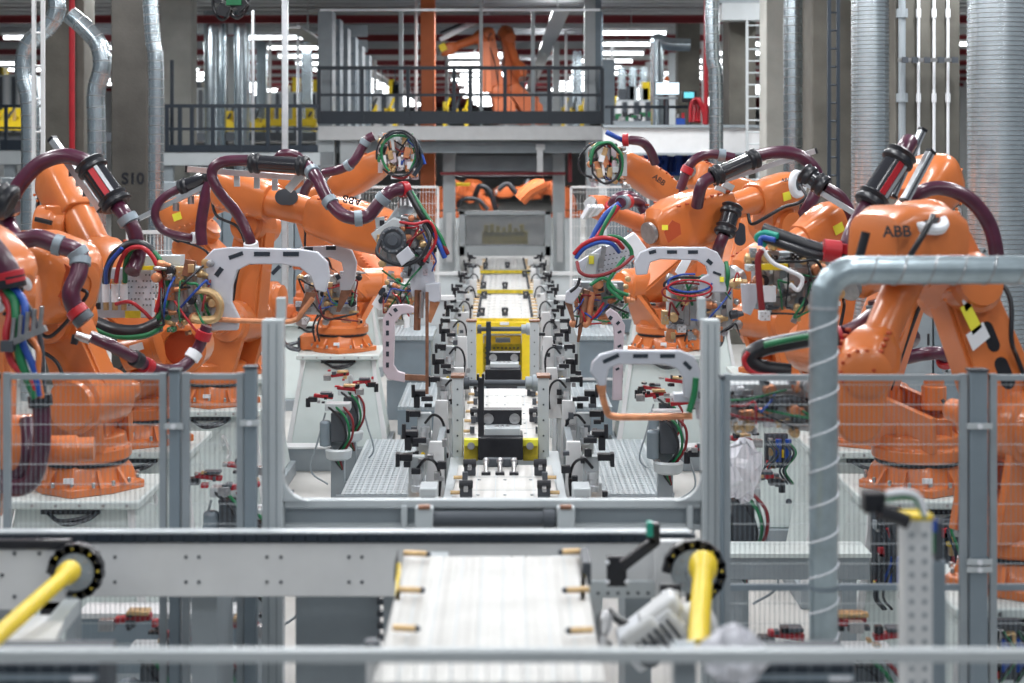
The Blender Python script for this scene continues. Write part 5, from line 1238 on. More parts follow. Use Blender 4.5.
# base blocks beside the line
for s, nm in ((-1, 'left'), (1, 'right')):
    X = lambda v: s*v
    t = thing('control_block', 'open grey block with dark front beside the nearest clamp tower on the %s' % nm, 'machine block', (s*.58, 12.0, 0))
    MB().b2((X(.50), 12.95, 0), (X(.56), 14.15, 1.33), 'grey').build('side_plate', t, bevel=.01)
    MB().b2((X(.49), 11.9, 0), (X(.62), 12.15, 1.26), 'machgrey').build('body', t, bevel=.01)
    MB().b2((X(.505), 11.89, 1.06), (X(.605), 11.9, 1.2), 'darkgrey').build('opening', t)
    t = thing('sheet_barrier', 'pale sheet panel beside the far decks on the %s, nearer one' % nm, 'panel', (s*1.05, 24, 0))
    MB().b2((X(.80), 24, 0), (X(1.40), 24.1, 1.52), 'machgrey').build('sheet', t, bevel=.01); MB().b2((X(.74), 23.96, 1.52), (X(1.5), 24.12, 1.58), 'white').build('top_rail', t)
    t = thing('sheet_barrier', 'pale sheet panel beside the far decks on the %s, farther one' % nm, 'panel', (s*1.1, 31, 0))
    MB().b2((X(.75), 31, 0), (X(1.5), 31.1, 1.35), 'machgrey').build('sheet', t, bevel=.01); MB().b2((X(.74), 30.96, 1.35), (X(1.6), 31.12, 1.41), 'white').build('top_rail', t)
    t = thing('side_post', 'tall slim white post between the decks and the %s guns' % nm, 'post', (s*1.32, 23.8, 0))
    MB().b2((X(1.36), 23.6, 0), (X(1.44), 23.7, P(0, 262, 23.6).z), 'white').build('profile', t, bevel=.006)
    MB().b2((X(1.30), 23.62, 0), (X(1.34), 23.7, P(0, 275, 23.6).z), 'machgrey').build('inner_profile', t)

# grating steps along the line
def steps(s, nm):
    t = thing('grating_step', 'low ribbed grating platform beside the near clamp towers on the %s' % nm, 'step', (s*1.2, 18, 0))
    MB().b2((s*.80, 16.4, .24), (s*1.60, 19.5, .28), 'grating').build('tread', t)
    MB().b2((s*.78, 16.38, .12), (s*1.68, 16.42, .27), 'grey').build('front_board', t); MB().b2((s*1.60, 16.4, .12), (s*1.63, 19.5, .28), 'machgrey').build('side_board', t)
    mb = MB()
    for k in range(10): mb.b2((s*(.80+.08*k)-.006, 16.42, .28), (s*(.80+.08*k)+.006, 19.5, .288), 'machgrey')
    for k in range(25): mb.b2((s*.80, 16.5+.12*k, .28), (s*1.60, 16.506+.12*k, .283), 'machgrey')
    mb.build('ribs', t)
    for x in (.85, 1.6):
        for y in (16.6, 19.3): MB().b2((s*x-.03, y-.03, 0), (s*x+.03, y+.03, .24), 'grey').build('leg', t)
    t = thing('grating_step', 'higher ribbed grating step behind the low one on the %s' % nm, 'step', (s*1.1, 21, 0))
    MB().b2((s*.78, 20.3, .50), (s*1.32, 22.4, .54), 'grating').build('tread', t)
    MB().b2((s*.78, 20.28, .20), (s*1.32, 20.32, .50), 'bluegrey').build('front_board', t)
    mb = MB()
    for k in range(7): mb.b2((s*(.80+.08*k)-.006, 20.3, .54), (s*(.80+.08*k)+.006, 22.4, .548), 'machgrey')
    mb.build('ribs', t)
    for x in (.85, 1.27): MB().b2((s*x-.03, 20.5, 0), (s*x+.03, 20.56, .5), 'grey').b2((s*x-.03, 22.2, 0), (s*x+.03, 22.26, .5), 'grey').build('leg', t)
    t = thing('step_cabinet', 'blue-grey stepped cabinet behind the grating steps on the %s' % nm, 'cabinet', (s*1.25, 23, 0))
    MB().b2((s*1.02, 22.6, 0), (s*1.62, 23.4, 1.1), 'bluegrey').build('body', t, bevel=.01); MB().b2((s*.98, 22.55, 1.1), (s*1.66, 23.9, 1.16), 'grating').build('tread', t)
    MB().b2((s*1.02, 22.57, .55), (s*1.62, 22.6, .58), 'white').build('trim', t)
    # low channels beside pedestals
    t = thing('cable_channel', 'low grey cable channel at the foot of the %s pedestals' % nm, 'channel', (s*2.2, 19, 0))
    MB().b2((s*1.75, 19.0, 0), (s*3.4, 19.25, .26), 'grey').build('duct_body', t, bevel=.01); MB().b2((s*1.73, 18.98, .26), (s*3.42, 19.27, .28), 'white').build('lid', t)
steps(-1, 'left'); steps(1, 'right')

# tip dressers: small stands with red arms
def dresser(px, y, d, label, s=1, hgt=None, rot=0):
    c = P(px, y, d)
    t = thing('tip_dresser', label, 'tip dresser', (c.x, c.y, 0))
    MB().b2((c.x-.07, d-.05, .02), (c.x+.07, d+.09, c.z-.28), 'grey').build('post', t, bevel=.008)
    MB().b2((c.x-.10, d-.12, 0), (c.x+.10, d+.14, .02), 'grey').build('foot', t)
    MB().b2((c.x-.06, d-.14, c.z-.5), (c.x+.10, d+.0, c.z-.2), 'darkgrey').lathe((c.x-.12, d-.1, c.z-.55), (0, 0, 1), [(0, .03), (.01, .06), (.25, .06), (.27, .04)], 'bluegrey', 14).build('motor', t, bevel=.008)
    MB().lathe((c.x+.02, d-.12, c.z-.68), (0, 0, 1), [(0, .10), (.02, .13), (.10, .14), (.12, .12), (.115, .10), (.03, .08)], 'machgrey', 16).build('chip_bucket', t)
    MB().b2((c.x-.12, d-.16, c.z-.17), (c.x+.14, d+.02, c.z-.10), 'machgrey').build('carrier', t, bevel=.006)
    for k, (dx, dz) in enumerate(((-.14, -.03), (.10, .05))):
        MB().box((c.x+s*dx-.0, d-.1, c.z+dz), (.20, .06, .036), 'armred', Matrix.Rotation(.12*s, 3, 'Y')).build('holder_arm', t, bevel=.008)
        for q_ in range(5): MB().box((c.x+s*dx+random.uniform(-.14, .14), d-.12, c.z+dz+random.uniform(-.06, .06)), (random.uniform(.02, .06), .05, random.uniform(.015, .04)), random.choice(('black', 'steel', 'darkgrey', 'black', 'brass', 'red'))).build('small_fitting', t, bevel=.002)
        MB().box((c.x+s*dx+.03, d-.1, c.z+dz+.035), (.12, .09, .022), 'brass' if k else 'darkgrey').build('cutter_plate', t, bevel=.004)
    MB().box((c.x-s*.25, d-.1, c.z-.06), (.09, .08, .05), 'black').build('sensor', t, bevel=.003); mb = MB().box((c.x+s*.24, d-.12, c.z+.02), (.08, .06, .06), 'steel'); mb.build('end_block', t, bevel=.003); MB().cyl((c.x-s*.3, d-.1, c.z-.14), (c.x-s*.3, d-.1, c.z-.05), .025, 'black').build('sensor', t)
    for k in range(3):
        MB().tube([V((c.x+.08*k-.1, d-.14, c.z-.12)), V((c.x+.05+.06*k, d-.22, c.z-.25)), V((c.x+.1+.03*k, d-.2, c.z-.45)), V((c.x-.02+.03*k, d-.1, c.z-.66)), V((c.x+.05, d-.05, c.z-.8))], .013, ('black', 'green', 'darkred')[k], n=7).build('cable', t)
    MB().tube([V((c.x-s*.12, d-.1, c.z-.2)), V((c.x-s*.2, d-.12, c.z-.5)), V((c.x-s*.27, d-.1, c.z-.8)), V((c.x-s*.1, d-.06, c.z-.95))], .01, 'grey', n=6).build('cable', t)
    return t
dresser(338, 392, 17.2, 'tip dresser stand with two red arms before the open left pedestal')
dresser(350, 378, 18.4, 'tip dresser stand with red arms just behind the front one on the left', -1)
dresser(664, 384, 17.8, 'tip dresser with red arms seen through the low white C-arm on the right')
dresser(665, 398, 15.4, 'tip dresser with a hanging grey bucket at the right end of the low C-arm', -1)
dresser(724, 443, 12.9, 'tip dresser with red bars behind the right gate post')
dresser(738, 470, 11.9, 'lower tip dresser behind the right gate post, cables hanging down', -1)
dresser(156, 622, 9.0, 'tip dresser under the cross conveyor on the left', -1)
dresser(224, 628, 8.9, 'small tip dresser with steel arm right of the one under the conveyor')
dresser(808, 624, 9.2, 'tip dresser with a green light left of the galvanised pipe foot')
dresser(862, 624, 9.3, 'tip dresser with a red body right of the galvanised pipe foot', -1)
dresser(230, 470, 12.2, 'tip dresser between the two fence posts on the left')
dresser(262, 490, 11.4, 'tip dresser behind the left gate post', -1)

# ------------------------------------------------------------------ valve packs on the pedestals
def valvepack(x0, y0, x1, y1, d, label, seed):
    rnd = random.Random(seed); a = P(x0, y1, d); b = P(x1, y0, d)
    t = thing('valve_pack', label, 'valves', ((a.x+b.x)/2, d, a.z))
    MB().b2(a, b+V((0, .05, 0)), 'darkgrey').build('back_plate', t)
    for k in range(12):
        x = rnd.uniform(a.x+.02, b.x-.05); z = rnd.uniform(a.z+.03, b.z-.05)
        MB().box((x, d-.03, z), (.04, .05, .06), rnd.choice(('steel', 'black', 'brass', 'red', 'yellow', 'grey'))).build('valve', t, bevel=.003)
    for k in range(2): MB().cyl((a.x+.10+.08*k, d-.05, a.z+.06), (a.x+.10+.08*k, d-.05, a.z+.24), .026, 'blue').build('filter', t)
    for k in range(5):
        x = rnd.uniform(a.x, b.x); MB().tube([V((x, d-.05, b.z-.05)), V((x+.05, d-.12, (a.z+b.z)/2)), V((x-.03, d-.09, a.z)), V((x+.04, d-.05, a.z-.12))], .010, rnd.choice(('black', 'green', 'black', 'navy')), n=6).build('air_hose', t)
valvepack(872, 508, 902, 590, 11.40, 'valve pack with blue filters on the front of the right pedestal', 1)
valvepack(935, 520, 962, 600, 11.38, 'crowded valve pack beside the post right of the blue filters', 2)
valvepack(765, 434, 788, 468, 13.3, 'valve pack with blue filters left of the galvanised pipe', 3)
valvepack(985, 620, 1020, 680, 9.0, 'valve pack in the dark right corner below the front robot', 4)

# ------------------------------------------------------------------ wire fences in front of the robots
FD = 8.3
def fence(x0, x1, ytop, label, d=FD, zb=.12, split=None, m='grey', pitch=.025, hp=.1, fw=.035, lower=True):
    a = ZX(x0, d); b = ZX(x1, d); zt = P(0, ytop, d).z
    t = thing('wire_fence', label, 'fence', ((a+b)/2, d, zb))
    mb = MB()
    rails = [zt-fw/2, zb+fw/2]+([split] if split else [])
    for z in rails: mb.beam((a, d, z), (b, d, z), fw, fw*.8, 'bluegrey' if z == split else m)
    for x in (a+fw/2, b-fw/2): mb.beam((x, d-.004, zb), (x, d-.004, zt+.002), fw, fw, m)
    mb.build('frame', t)
    mb = MB(); x = a+fw
    while x < b-fw: mb.cyl((x, d, zb), (x, d, zt-fw), .0014, 'bluegrey', n=4); x += pitch
    z = zb+hp
    while z < zt-fw: mb.cyl((a, d-.004, z), (b, d-.004, z), .0016, 'machgrey', n=4); z += hp
    mb.build('wire_mesh', t)
zs = P(0, 587, FD).z
fence(-70, 0, 373, 'wire fence panel cut off at the left picture edge', split=zs)
fence(4, 167, 373, 'wire fence panel in front of the large left robot', split=zs)
fence(183, 244, 373, 'narrow wire fence panel between the two left posts', split=zs)
fence(723, 966, 374, 'wide wire fence panel in front of the right robots', split=zs)
fence(989, 1090, 374, 'wire fence panel at the right picture edge', split=zs)
def fpost(x0, x1, ytop, label, d=FD, m='bluegrey', bracket=True, foot=True):
    a = ZX(x0, d); b = ZX(x1, d); zt = P(0, ytop, d).z
    t = thing('fence_post', label, 'post', ((a+b)/2, d, 0))
    MB().b2((a, d-.035, .01), (b, d+.035, zt), m).build('profile', t, bevel=.006)
    MB().b2((a-.004, d-.04, zt), (b+.004, d+.04, zt+.012), 'darkgrey').build('cap', t)
    MB().b2((a-.04, d-.08, 0), (b+.04, d+.08, .01), m).build('foot_plate', t)
    for z in ((zt-.27, zt-.95, zs+.1) if bracket else ()):
        MB().b2((a-.018, d-.05, z-.014), (b+.018, d-.036, z+.014), 'machgrey').bolts(((a+b)/2, d-.05, z), (0, -1, 0), .001, 1, .014, 'sticker', .012).build('clamp', t)
fpost(170, 181, 371, 'grey fence post left of the narrow wire panel')
fpost(245, 257, 368, 'grey fence post right of the narrow wire panel')
fpost(968, 986, 371, 'grey fence post on the right between the two wire panels')
fpost(720, 723.5, 378, 'slim fence post just right of the gate frame', m='bluegrey', bracket=False)

# gate frame in the opening
GD = 8.45
t = thing('gate_frame', 'pale gate frame of aluminium profiles across the end of the line', 'gate', (0, GD, 0))
def gprof(x0, x1, y0, nm, m='machgrey'):
    a = ZX(x0, GD); b = ZX(x1, GD); zt = P(0, y0, GD).z
    MB().b2((a, GD-.05, .01), (b, GD+.05, zt), m).build('post', t, bevel=.006)
    w = b-a
    mb = MB()
    for f_ in (.3, .68): mb.b2((a+w*f_, GD-.053, .02), (a+w*(f_+.06), GD-.05, zt-.02), 'grey')
    mb.build('groove', t)
gprof(263, 284, 319, 'left'); gprof(701, 719, 319, 'right')
for x0, x1 in ((276, 285), (698, 706)): MB().b2(P(x0, 321, GD+.08), P(x1, 298, GD+.08)+V((0, .06, 0)), 'machgrey').build('sensor_bar', t, bevel=.004)
for y0, y1, m in ((500, 508, 'machgrey'),):
    MB().b2(P(284, y1, GD), P(701, y0, GD)+V((0, .06, 0)), m).build('cross_profile', t, bevel=.005)
MB().b2(P(284, 530, GD+.02), P(701, 524, GD+.02)+V((0, .06, 0)), 'machgrey').build('cross_profile', t)
MB().b2(P(284, 524, GD+.05), P(701, 508, GD+.05)+V((0, .02, 0)), 'grey').build('infill_sheet', t)
for s, x0 in ((1, 284), (-1, 701)):
    pts = [P(x0, 470, GD)]+[P(x0+s*(26-26*math.cos(a*PI/16)), 474+26*math.sin(a*PI/16), GD) for a in range(9)]+[P(x0, 500, GD)]
    MB().prism(pts, (0, .05, 0), 'machgrey').build('corner_gusset', t)
for x in (281, 404, 690): MB().b2(P(x-3, 529, GD-.02), P(x+3, 506, GD-.02)+V((0, .03, 0)), 'machgrey').build('upright', t, bevel=.004)
for x in (424, 566):
    MB().b2(P(x-9, 531, GD-.1), P(x+9, 508, GD-.1)+V((0, .08, 0)), 'machgrey').b2(P(x-6, 510, GD-.11), P(x+6, 506, GD-.11)+V((0, .05, 0)), 'darkcopper').build('bearing_block', t, bevel=.006)
MB().cyl(P(432, 519, GD-.05), P(556, 519, GD-.05), .04, 'darkgrey').lathe(P(543, 519, GD-.05), (1, 0, 0), [(-.0, .04), (.003, .05), (.06, .05), (.063, .04)], 'darkgrey', 20).build('drive_shaft', t)

# ------------------------------------------------------------------ cross conveyor
CD = 7.5
t = thing('cross_conveyor', 'long white cross conveyor beam with black chain on top, running left to right', 'conveyor', (-.6, CD, 0))
a = P(-60, 597, CD); b = P(693, 543, CD)
MB().b2(a, b+V((0, .08, 0)), 'white').build('side_beam', t, bevel=.006)
MB().b2((a.x, CD+.6, a.z-.12), (b.x, CD+.68, 1.76), 'machgrey').build('rear_beam', t)
mb = MB()
for x in (100, 115, 186, 199, 267, 281, 349, 362, 430, 444, 512, 526, 610, 622):
    for y in (557, 582): p = P(x, y, CD); mb.cyl(p-V((0, .004, 0)), p+V((0, .01, 0)), .008, 'darkgrey', n=8)
mb.build('bolts', t)
mb = MB(); x = -60
while x < 690:
    mb.b2(P(x, 542.5, CD-.01), P(x+11.4, 534.5, CD-.01)+V((0, .06, 0)), 'navy'); x += 12.2
mb.b2(P(-60, 542, CD+.01), P(690, 535.5, CD+.01)+V((0, .04, 0)), 'black')
mb.build('chain', t)
MB().b2(P(-60, 534.2, CD+.0), P(690, 532.3, CD+.0)+V((0, .08, 0)), 'machgrey').build('top_guide', t)
for x in (-40, 200, 395, 640):
    xx = ZX(x, CD); MB().b2((xx-.06, CD+.1, .0), (xx+.06, CD+.55, a.z), 'grey').build('leg', t)
# sprocket with yellow shaft
def sprocket(px, py, d, label, shaft, rp=21):
    c = P(px, py, d); t = thing('drive_sprocket', label, 'sprocket', c)
    r = rp*d/FPX
    MB().lathe(c, (0, -1, 0), [(-.03, r*.5), (-.02, r*.80), (.0, r*.84), (.02, r*.8), (.03, r*.35), (.06, r*.3)], 'grey', 28).bolts(c+V((0, -.02, 0)), (0, -1, 0), r*.62, 8, .007, 'steel', .01).build('wheel', t)
    n = 14; a0 = -.5
    mb = MB()
    for k in range(-2, n-4):
        an = PI/2-a0-k*2*PI/n*.9; p = c+V((math.cos(an), 0, math.sin(an)))*r*.97
        mb.box(p, (.07, .05, .036), 'black', Matrix.Rotation(-(an-PI/2), 3, 'Y'))
        mb.cyl(p-V((0, .03, 0)), p-V((0, .024, 0)), .0055 if k % 2 else .001, 'yellowdirty', n=6)
    mb.build('chain', t)
    s0, s1, rr = shaft
    MB().lathe(s0, V(s1)-V(s0), [(-.05, rr*.8), (-.04, rr*1.45), (.03, rr*1.45), (.07, rr), ((V(s1)-V(s0)).length, rr)], 'yellow', 24).build('yellow_shaft', t)
    return t
sprocket(76, 571, 7.25, 'chain sprocket with a thick yellow shaft slanting to the lower left', (P(68, 573, 7.0), P(-20, 652, 5.6), .033), 24)
sprocket(694, 571, 7.25, 'chain sprocket with a thick yellow shaft dropping at the right end of the conveyor', (P(703, 567, 7.0), P(698, 650, 6.1), .042), 28)
tag(MB().b2(P(-60, 610, 7.3), P(66, 549, 7.3)+V((0, .05, 0)), 'white').bolts(P(27, 575, 7.3), (0, -1, 0), .11, 6, .01, 'darkgrey', .008).b2(P(-60, 549, 7.28), P(70, 540.5, 7.28)+V((0, .05, 0)), 'black').build('conveyor_end_plate', bevel=.006), 'white bolted plate with chain at the left end, in front of the long beam', 'plate')
t = thing('support_frame', 'grey angled frame under the left sprocket', 'frame', P(70, 650, 7.2))
MB().b2(P(66, 640, 7.2), P(76, 598, 7.2)+V((0, .1, 0)), 'grey').build('upright', t); MB().beam(P(72, 606, 7.1), P(36, 650, 6.4), .07, .06, 'machgrey').build('brace', t)
MB().b2(P(40, 622, 7.3), P(62, 600, 7.3)+V((0, .1, 0)), 'black').build('bearing', t, bevel=.01)
MB().b2((ZX(66, 7.2), 7.2, 0), (ZX(76, 7.2), 7.3, P(0, 640, 7.2).z), 'grey').build('leg', t)
MB().loft([[P(0, 650, 6.0), P(50, 652, 6.0), P(50, 662, 6.0), P(0, 662, 6.0)], [P(20, 615, 6.9), P(66, 615, 6.9), P(66, 622, 6.9), P(20, 622, 6.9)]], 'white').build('cover_sheet', t)
# right machine plate, black arm, etc.
t = thing('bearing_plate', 'white bolted plate carrying the black lever right of the near deck', 'plate', P(640, 600, 7.38))
MB().b2(P(655, 590, 7.38), P(693, 541, 7.38)+V((0, .05, 0)), 'white').build('plate', t, bevel=.006)
MB().b2(P(587, 598, 7.4), P(655, 582, 7.4)+V((0, .04, 0)), 'machgrey').build('rail', t)
mb = MB()
for k in range(6): p = P(598+k*10, 593, 7.4); mb.cyl(p-V((0, .004, 0)), p, .008, 'darkgrey', n=6)
mb.build('bolts', t)
t = thing('black_lever', 'black lever with a green tip bolted above the conveyor on the right', 'lever', P(625, 587, 7.2))
MB().b2(P(607, 587, 7.2), P(627, 557, 7.2)+V((0, .04, 0)), 'black').bolts(P(617, 572, 7.2), (0, -1, 0), .06, 4, .012, 'sticker', .012, PI/4).build('plate', t, bevel=.006)
MB().beam(P(622, 566, 7.15), P(656, 540, 7.15), .05, .045, 'black').beam(P(654, 544, 7.15), P(654, 523, 7.15), .05, .05, 'black').build('arm', t, bevel=.006)
MB().b2(P(647, 537, 7.1), P(653, 523, 7.1)+V((0, .05, 0)), 'teal').build('green_tip', t)
tag(MB().b2(P(660, 608, 7.0), P(681, 585, 7.0)+V((0, .03, 0)), 'black').bolts(P(665, 594, 7.0), (0, -1, 0), .001, 1, .02, 'sticker', .01).bolts(P(676, 594, 7.0), (0, -1, 0), .001, 1, .02, 'sticker', .01).build('mounting_plate', bevel=.006), 'small black plate with two round bolts left of the right yellow shaft', 'plate')

# near pallet deck
def NP(px, py):  # point on the near deck surface
    z = 1.955; d = (CZ-z)*FPX/(py-HY); return V(((px-CX)*d/FPX, d, z))
q = [NP(428, 656), NP(0, 0)]
t = thing('pallet_deck', 'large blurred white pallet deck in the foreground above the cross conveyor', 'pallet', (-.06, 6.3, 1.9))
n0, n1, n2, n3 = NP(384, 640), NP(597, 640), NP(583, 556), NP(404, 556)
m0, m1 = NP(372, 682), NP(606, 682)
up = V((0, 0, .0)); dn = V((0, 0, -.05))
MB().loft([[m0+dn, m1+dn, m1, m0], [n0+dn, n1+dn, n1, n0], [n3+dn, n2+dn, n2, n3]], 'deckwhite').build('plate', t, bevel=.004)
mb = MB()
for k in range(1, 9):
    a = m0.lerp(m1, k/9); b = n3.lerp(n2, k/9); mb.beam(a+V((0, 0, .001)), b+V((0, 0, .001)), .005, .003, 'machgrey')
mb.build('seams', t)
for (x, y) in ((404, 560), (398, 597), (393, 636)):
    MB().cyl(NP(x, y)+V((0, 0, .03)), NP(x+24, y+1)+V((0, 0, .03)), .012, 'brass').sphere(NP(x+24, y+1)+V((0, 0, .03)), .013, 'darkgrey').build('locating_pin', t)
for (x, y) in ((585, 558), (589, 597), (593, 638)):
    MB().cyl(NP(x, y)+V((0, 0, .03)), NP(x-24, y+1)+V((0, 0, .03)), .012, 'brass').sphere(NP(x-24, y+1)+V((0, 0, .03)), .013, 'darkgrey').build('locating_pin', t)
for x in (398, 583):
    MB().b2(NP(x-4 if x < 500 else x, 575)+V((0, 0, -.04)), NP(x if x < 500 else x+5, 560)+V((0, .02, .05)), 'darkgrey').build('sensor', t)
    MB().loft([[NP(x-3, 600)+dn*.9, NP(x+2, 600)+dn*.9, NP(x+2, 600), NP(x-3, 600)], [NP(x-1, 562)+dn*.9, NP(x+3, 562)+dn*.9, NP(x+3, 562), NP(x-1, 562)]], 'yellow').build('yellow_side', t)
t = thing('deck_carrier', 'white beam carrying the foreground pallet deck', 'beam', (-.5, 6.2, 1.7))
z0 = 1.90
MB().b2((ZX(372, 5.9), 5.75, z0-.12), (ZX(600, 5.9), 5.85, z0-.002), 'white').build('cross_beam', t, bevel=.008)
MB().b2((-.35, 5.9, z0-.2), (-.25, 7.42, z0-.004), 'machgrey').b2((.2, 5.9, z0-.2), (.3, 7.35, z0-.004), 'machgrey').build('longitudinal_beam', t, bevel=.008)
for x in (-.3, .25): MB().b2((x-.05, 5.9, 0), (x+.05, 6.0, z0-.2), 'machgrey').build('leg', t)
(MB().cyl(P(372, 648, 5.6), P(372, 640, 5.6), .03, 'darkgrey').b2(P(364, 654, 5.65), P(380, 648, 5.65)+V((0, .1, 0)), 'white').b2(P(366, 690, 5.7), P(378, 654, 5.7)+V((0, .05, 0)), 'white').build('side_clamp', t, bevel=.005))
# cabinet under the conveyor
t = thing('drive_cabinet', 'grey steel cabinet under the cross conveyor, left of the foreground deck', 'cabinet', (ZX(325, 8.0), 8.0, 0))
MB().b2((ZX(286, 7.9), 8.25, 0), (ZX(374, 7.9), 8.32, P(0, 540, 7.9).z-.1), 'grey').build('body', t, bevel=.008)
mb = MB()
for k in range(6): mb.b2((ZX(372, 7.9), 8.2, 1.2+k*.06), (ZX(392, 7.9), 8.24, 1.225+k*.06), 'darkgrey')
mb.build('vent', t)
# gear motor and plastic wrap
c = P(652, 632, 6.6)
t = thing('gear_motor', 'white geared motor tilted beside the foreground deck', 'motor', P(652, 665, 6.6))
Ry = Matrix.Rotation(math.radians(-38), 3, 'Y')
MB().box(c, (.26, .22, .15), 'sticker', Ry).box(c+V((-.05, -.12, .02)), (.16, .04, .1), 'white', Ry).build('gearbox', t, bevel=.02, seg=3)
MB().box(c+V((.03, -.03, .09)), (.18, .15, .08), 'white', Ry).build('terminal_box', t, bevel=.02)
MB().lathe(c+V((.08, 0, -.02)), V((.62, .1, .3)), [(0, .08), (.02, .1), (.05, .085), (.06, .09), (.16, .09), (.17, .07), (.19, .03)], 'white', 20).build('motor', t)
MB().lathe(c+V((-.02, -.12, -.05)), (0, -1, 0), [(0, .05), (.02, .05), (.021, .03), (.01, .028)], 'darkgrey', 18).build('shaft_hole', t)
mb = MB()
for k in range(6): mb.box(c+Ry @ V((-.06+.03*k, -.145, .0)), (.012, .02, .09), 'darkgrey', Ry)
mb.build('grille', t)
MB().tube([P(610, 612, 6.8), P(622, 622, 6.7), P(640, 630, 6.6)], .018, 'black').build('cable', t)
MB().lathe(P(606, 610, 6.6), P(600, 645, 6.5)-P(606, 610, 6.6), [(0, .012), (.02, .03), (.07, .035), (.12, .02), (.14, .05), (.2, .05)], 'steel', 14).build('coupling', t)
def blob(name, c, r, sc_, seed, m, label, cat):
    rnd = random.Random(seed); mb = MB(); n, k = 14, 9
    mb.sphere(c, r, m, n, k, sc_)
    mb.v = [tuple(V(v)+V([rnd.uniform(-.22, .22)*r for _ in range(3)])) for v in mb.v]
    return tag(mb.build(name, angle=12), label, cat)
blob('plastic_bag', P(733, 655, 4.9), .085, (1.15, .8, .95), 4, 'plastic', 'crumpled clear plastic bag on the front rail at the lower right', 'bag')
blob('plastic_wrap', P(742, 470, 11.2), .14, (.9, .6, 1.5), 9, 'plastic', 'hanging clear plastic wrap behind the right fence panel', 'wrap')

# ------------------------------------------------------------------ galvanised pipe in front
PD = 7.6; rp = 14.3*PD/FPX
pts = [V((3.4, PD, P(0, 270, PD).z)), P(1100, 270, PD), P(900, 270, PD), P(856, 270, PD)]
arc = [P(856-32*math.sin(a*PI/16), 302-32*math.cos(a*PI/16), PD) for a in range(1, 9)]
tt = thing('galvanised_pipe', 'bent galvanised spiral pipe in front of the right fence', 'pipe', (ZX(823, PD), PD, 0))
foot = V((ZX(823.5, PD), PD, .02))
line = [V((3.4, PD, P(0, 270, PD).z)), P(856, 270, PD)]+arc+[P(823.5, 320, PD), foot]
MB().tube(line, rp, 'galv', n=28, smooth=False).build('pipe', tt, angle=60)
hel = []
for i in range(900):
    s = i/900*1.0; x = 3.4+(ZX(856, PD)-3.4)*s; a = s*2*PI*13
    hel.append(V((x, PD+math.cos(a)*rp*1.01, P(0, 270, PD).z+math.sin(a)*rp*1.01)))
MB().tube(hel, .0045, 'steel', n=5, smooth=False).build('seam', tt)
hel = []
zt = P(0, 315, PD).z
for i in range(1100):
    s = i/1100; z = zt+(.02-zt)*s; a = -s*2*PI*18
    hel.append(V((foot.x+math.cos(a)*rp*1.01, PD+math.sin(a)*rp*1.01, z)))
MB().tube(hel, .0042, 'sticker', n=5, smooth=False).build('seam', tt)
for k in (0, 3, 5):
    p = arc[k]; d = (arc[k+1]-arc[k]).normalized(); MB().cyl(p-d*.008, p+d*.008, rp*1.03, 'galv', n=28).build('joint_ring', tt)
MB().cyl(P(823.5, 306, PD), P(823.5, 309, PD), rp*1.06, 'alu', n=28).build('joint_ring', tt)
MB().cyl(P(823.5, 584, PD), P(823.5, 589, PD), rp*1.06, 'bluegrey', n=28).build('joint_ring', tt)

# perforated post with yellow cap and camera head
QD = 5.6
a = ZX(901, QD); b = ZX(929, QD); zt = P(0, 517, QD).z
t = thing('perforated_post', 'blurred white perforated post with a yellow cap in the right foreground', 'post', ((a+b)/2, QD, 0))
mb = MB().b2((a, QD-.045, 0), (b, QD+.045, zt), 'white'); z = zt-.05
while z > .1:
    for f_ in (.27, .73): mb.cyl((a+(b-a)*f_, QD-.047, z), (a+(b-a)*f_, QD-.044, z), .010, 'grey', n=8)
    z -= .045
mb.build('profile', t, bevel=.002)
MB().b2((a-.004, QD-.05, zt), (b+.004, QD+.05, zt+.014), 'yellow').build('cap', t)
t = thing('light_barrier', 'grey post with a green and blue light barrier behind the perforated post', 'sensor', (ZX(937, 5.9), 5.9, 0))
MB().b2((ZX(929, 5.9), 5.88, 0), (ZX(945, 5.9), 5.95, P(0, 560, 5.9).z), 'bluegrey').build('profile', t, bevel=.004)
MB().b2(P(929, 553, 5.85), P(935, 524, 5.85)+V((0, .03, 0)), 'green').build('green_cover', t)
MB().b2(P(931, 532, 5.83), P(937, 519, 5.83)+V((0, .03, 0)), 'blue').build('blue_cover', t)
MB().b2(P(935, 560, 5.88), P(943, 522, 5.88)+V((0, .04, 0)), 'darkgrey').build('body', t)
t = thing('camera_head', 'blurred black camera head on a bent bracket left of the perforated post', 'camera', P(880, 515, 5.5))
MB().b2(P(865, 514, 5.5), P(886, 493, 5.5)+V((0, .08, 0)), 'black').build('housing', t, bevel=.008)
MB().tube([P(880, 512, 5.5), P(896, 517, 5.5), P(908, 522, 5.5)], .025, 'black').build('arm', t); MB().tube([P(886, 494, 5.5), P(905, 492, 5.5), P(918, 497, 5.5), P(925, 515, 5.5)], .012, 'sticker').build('bracket', t)
MB().tube([P(886, 500, 5.5), P(900, 498, 5.5), P(915, 500, 5.5), P(925, 518, 5.5)], .008, 'green').build('cable', t)
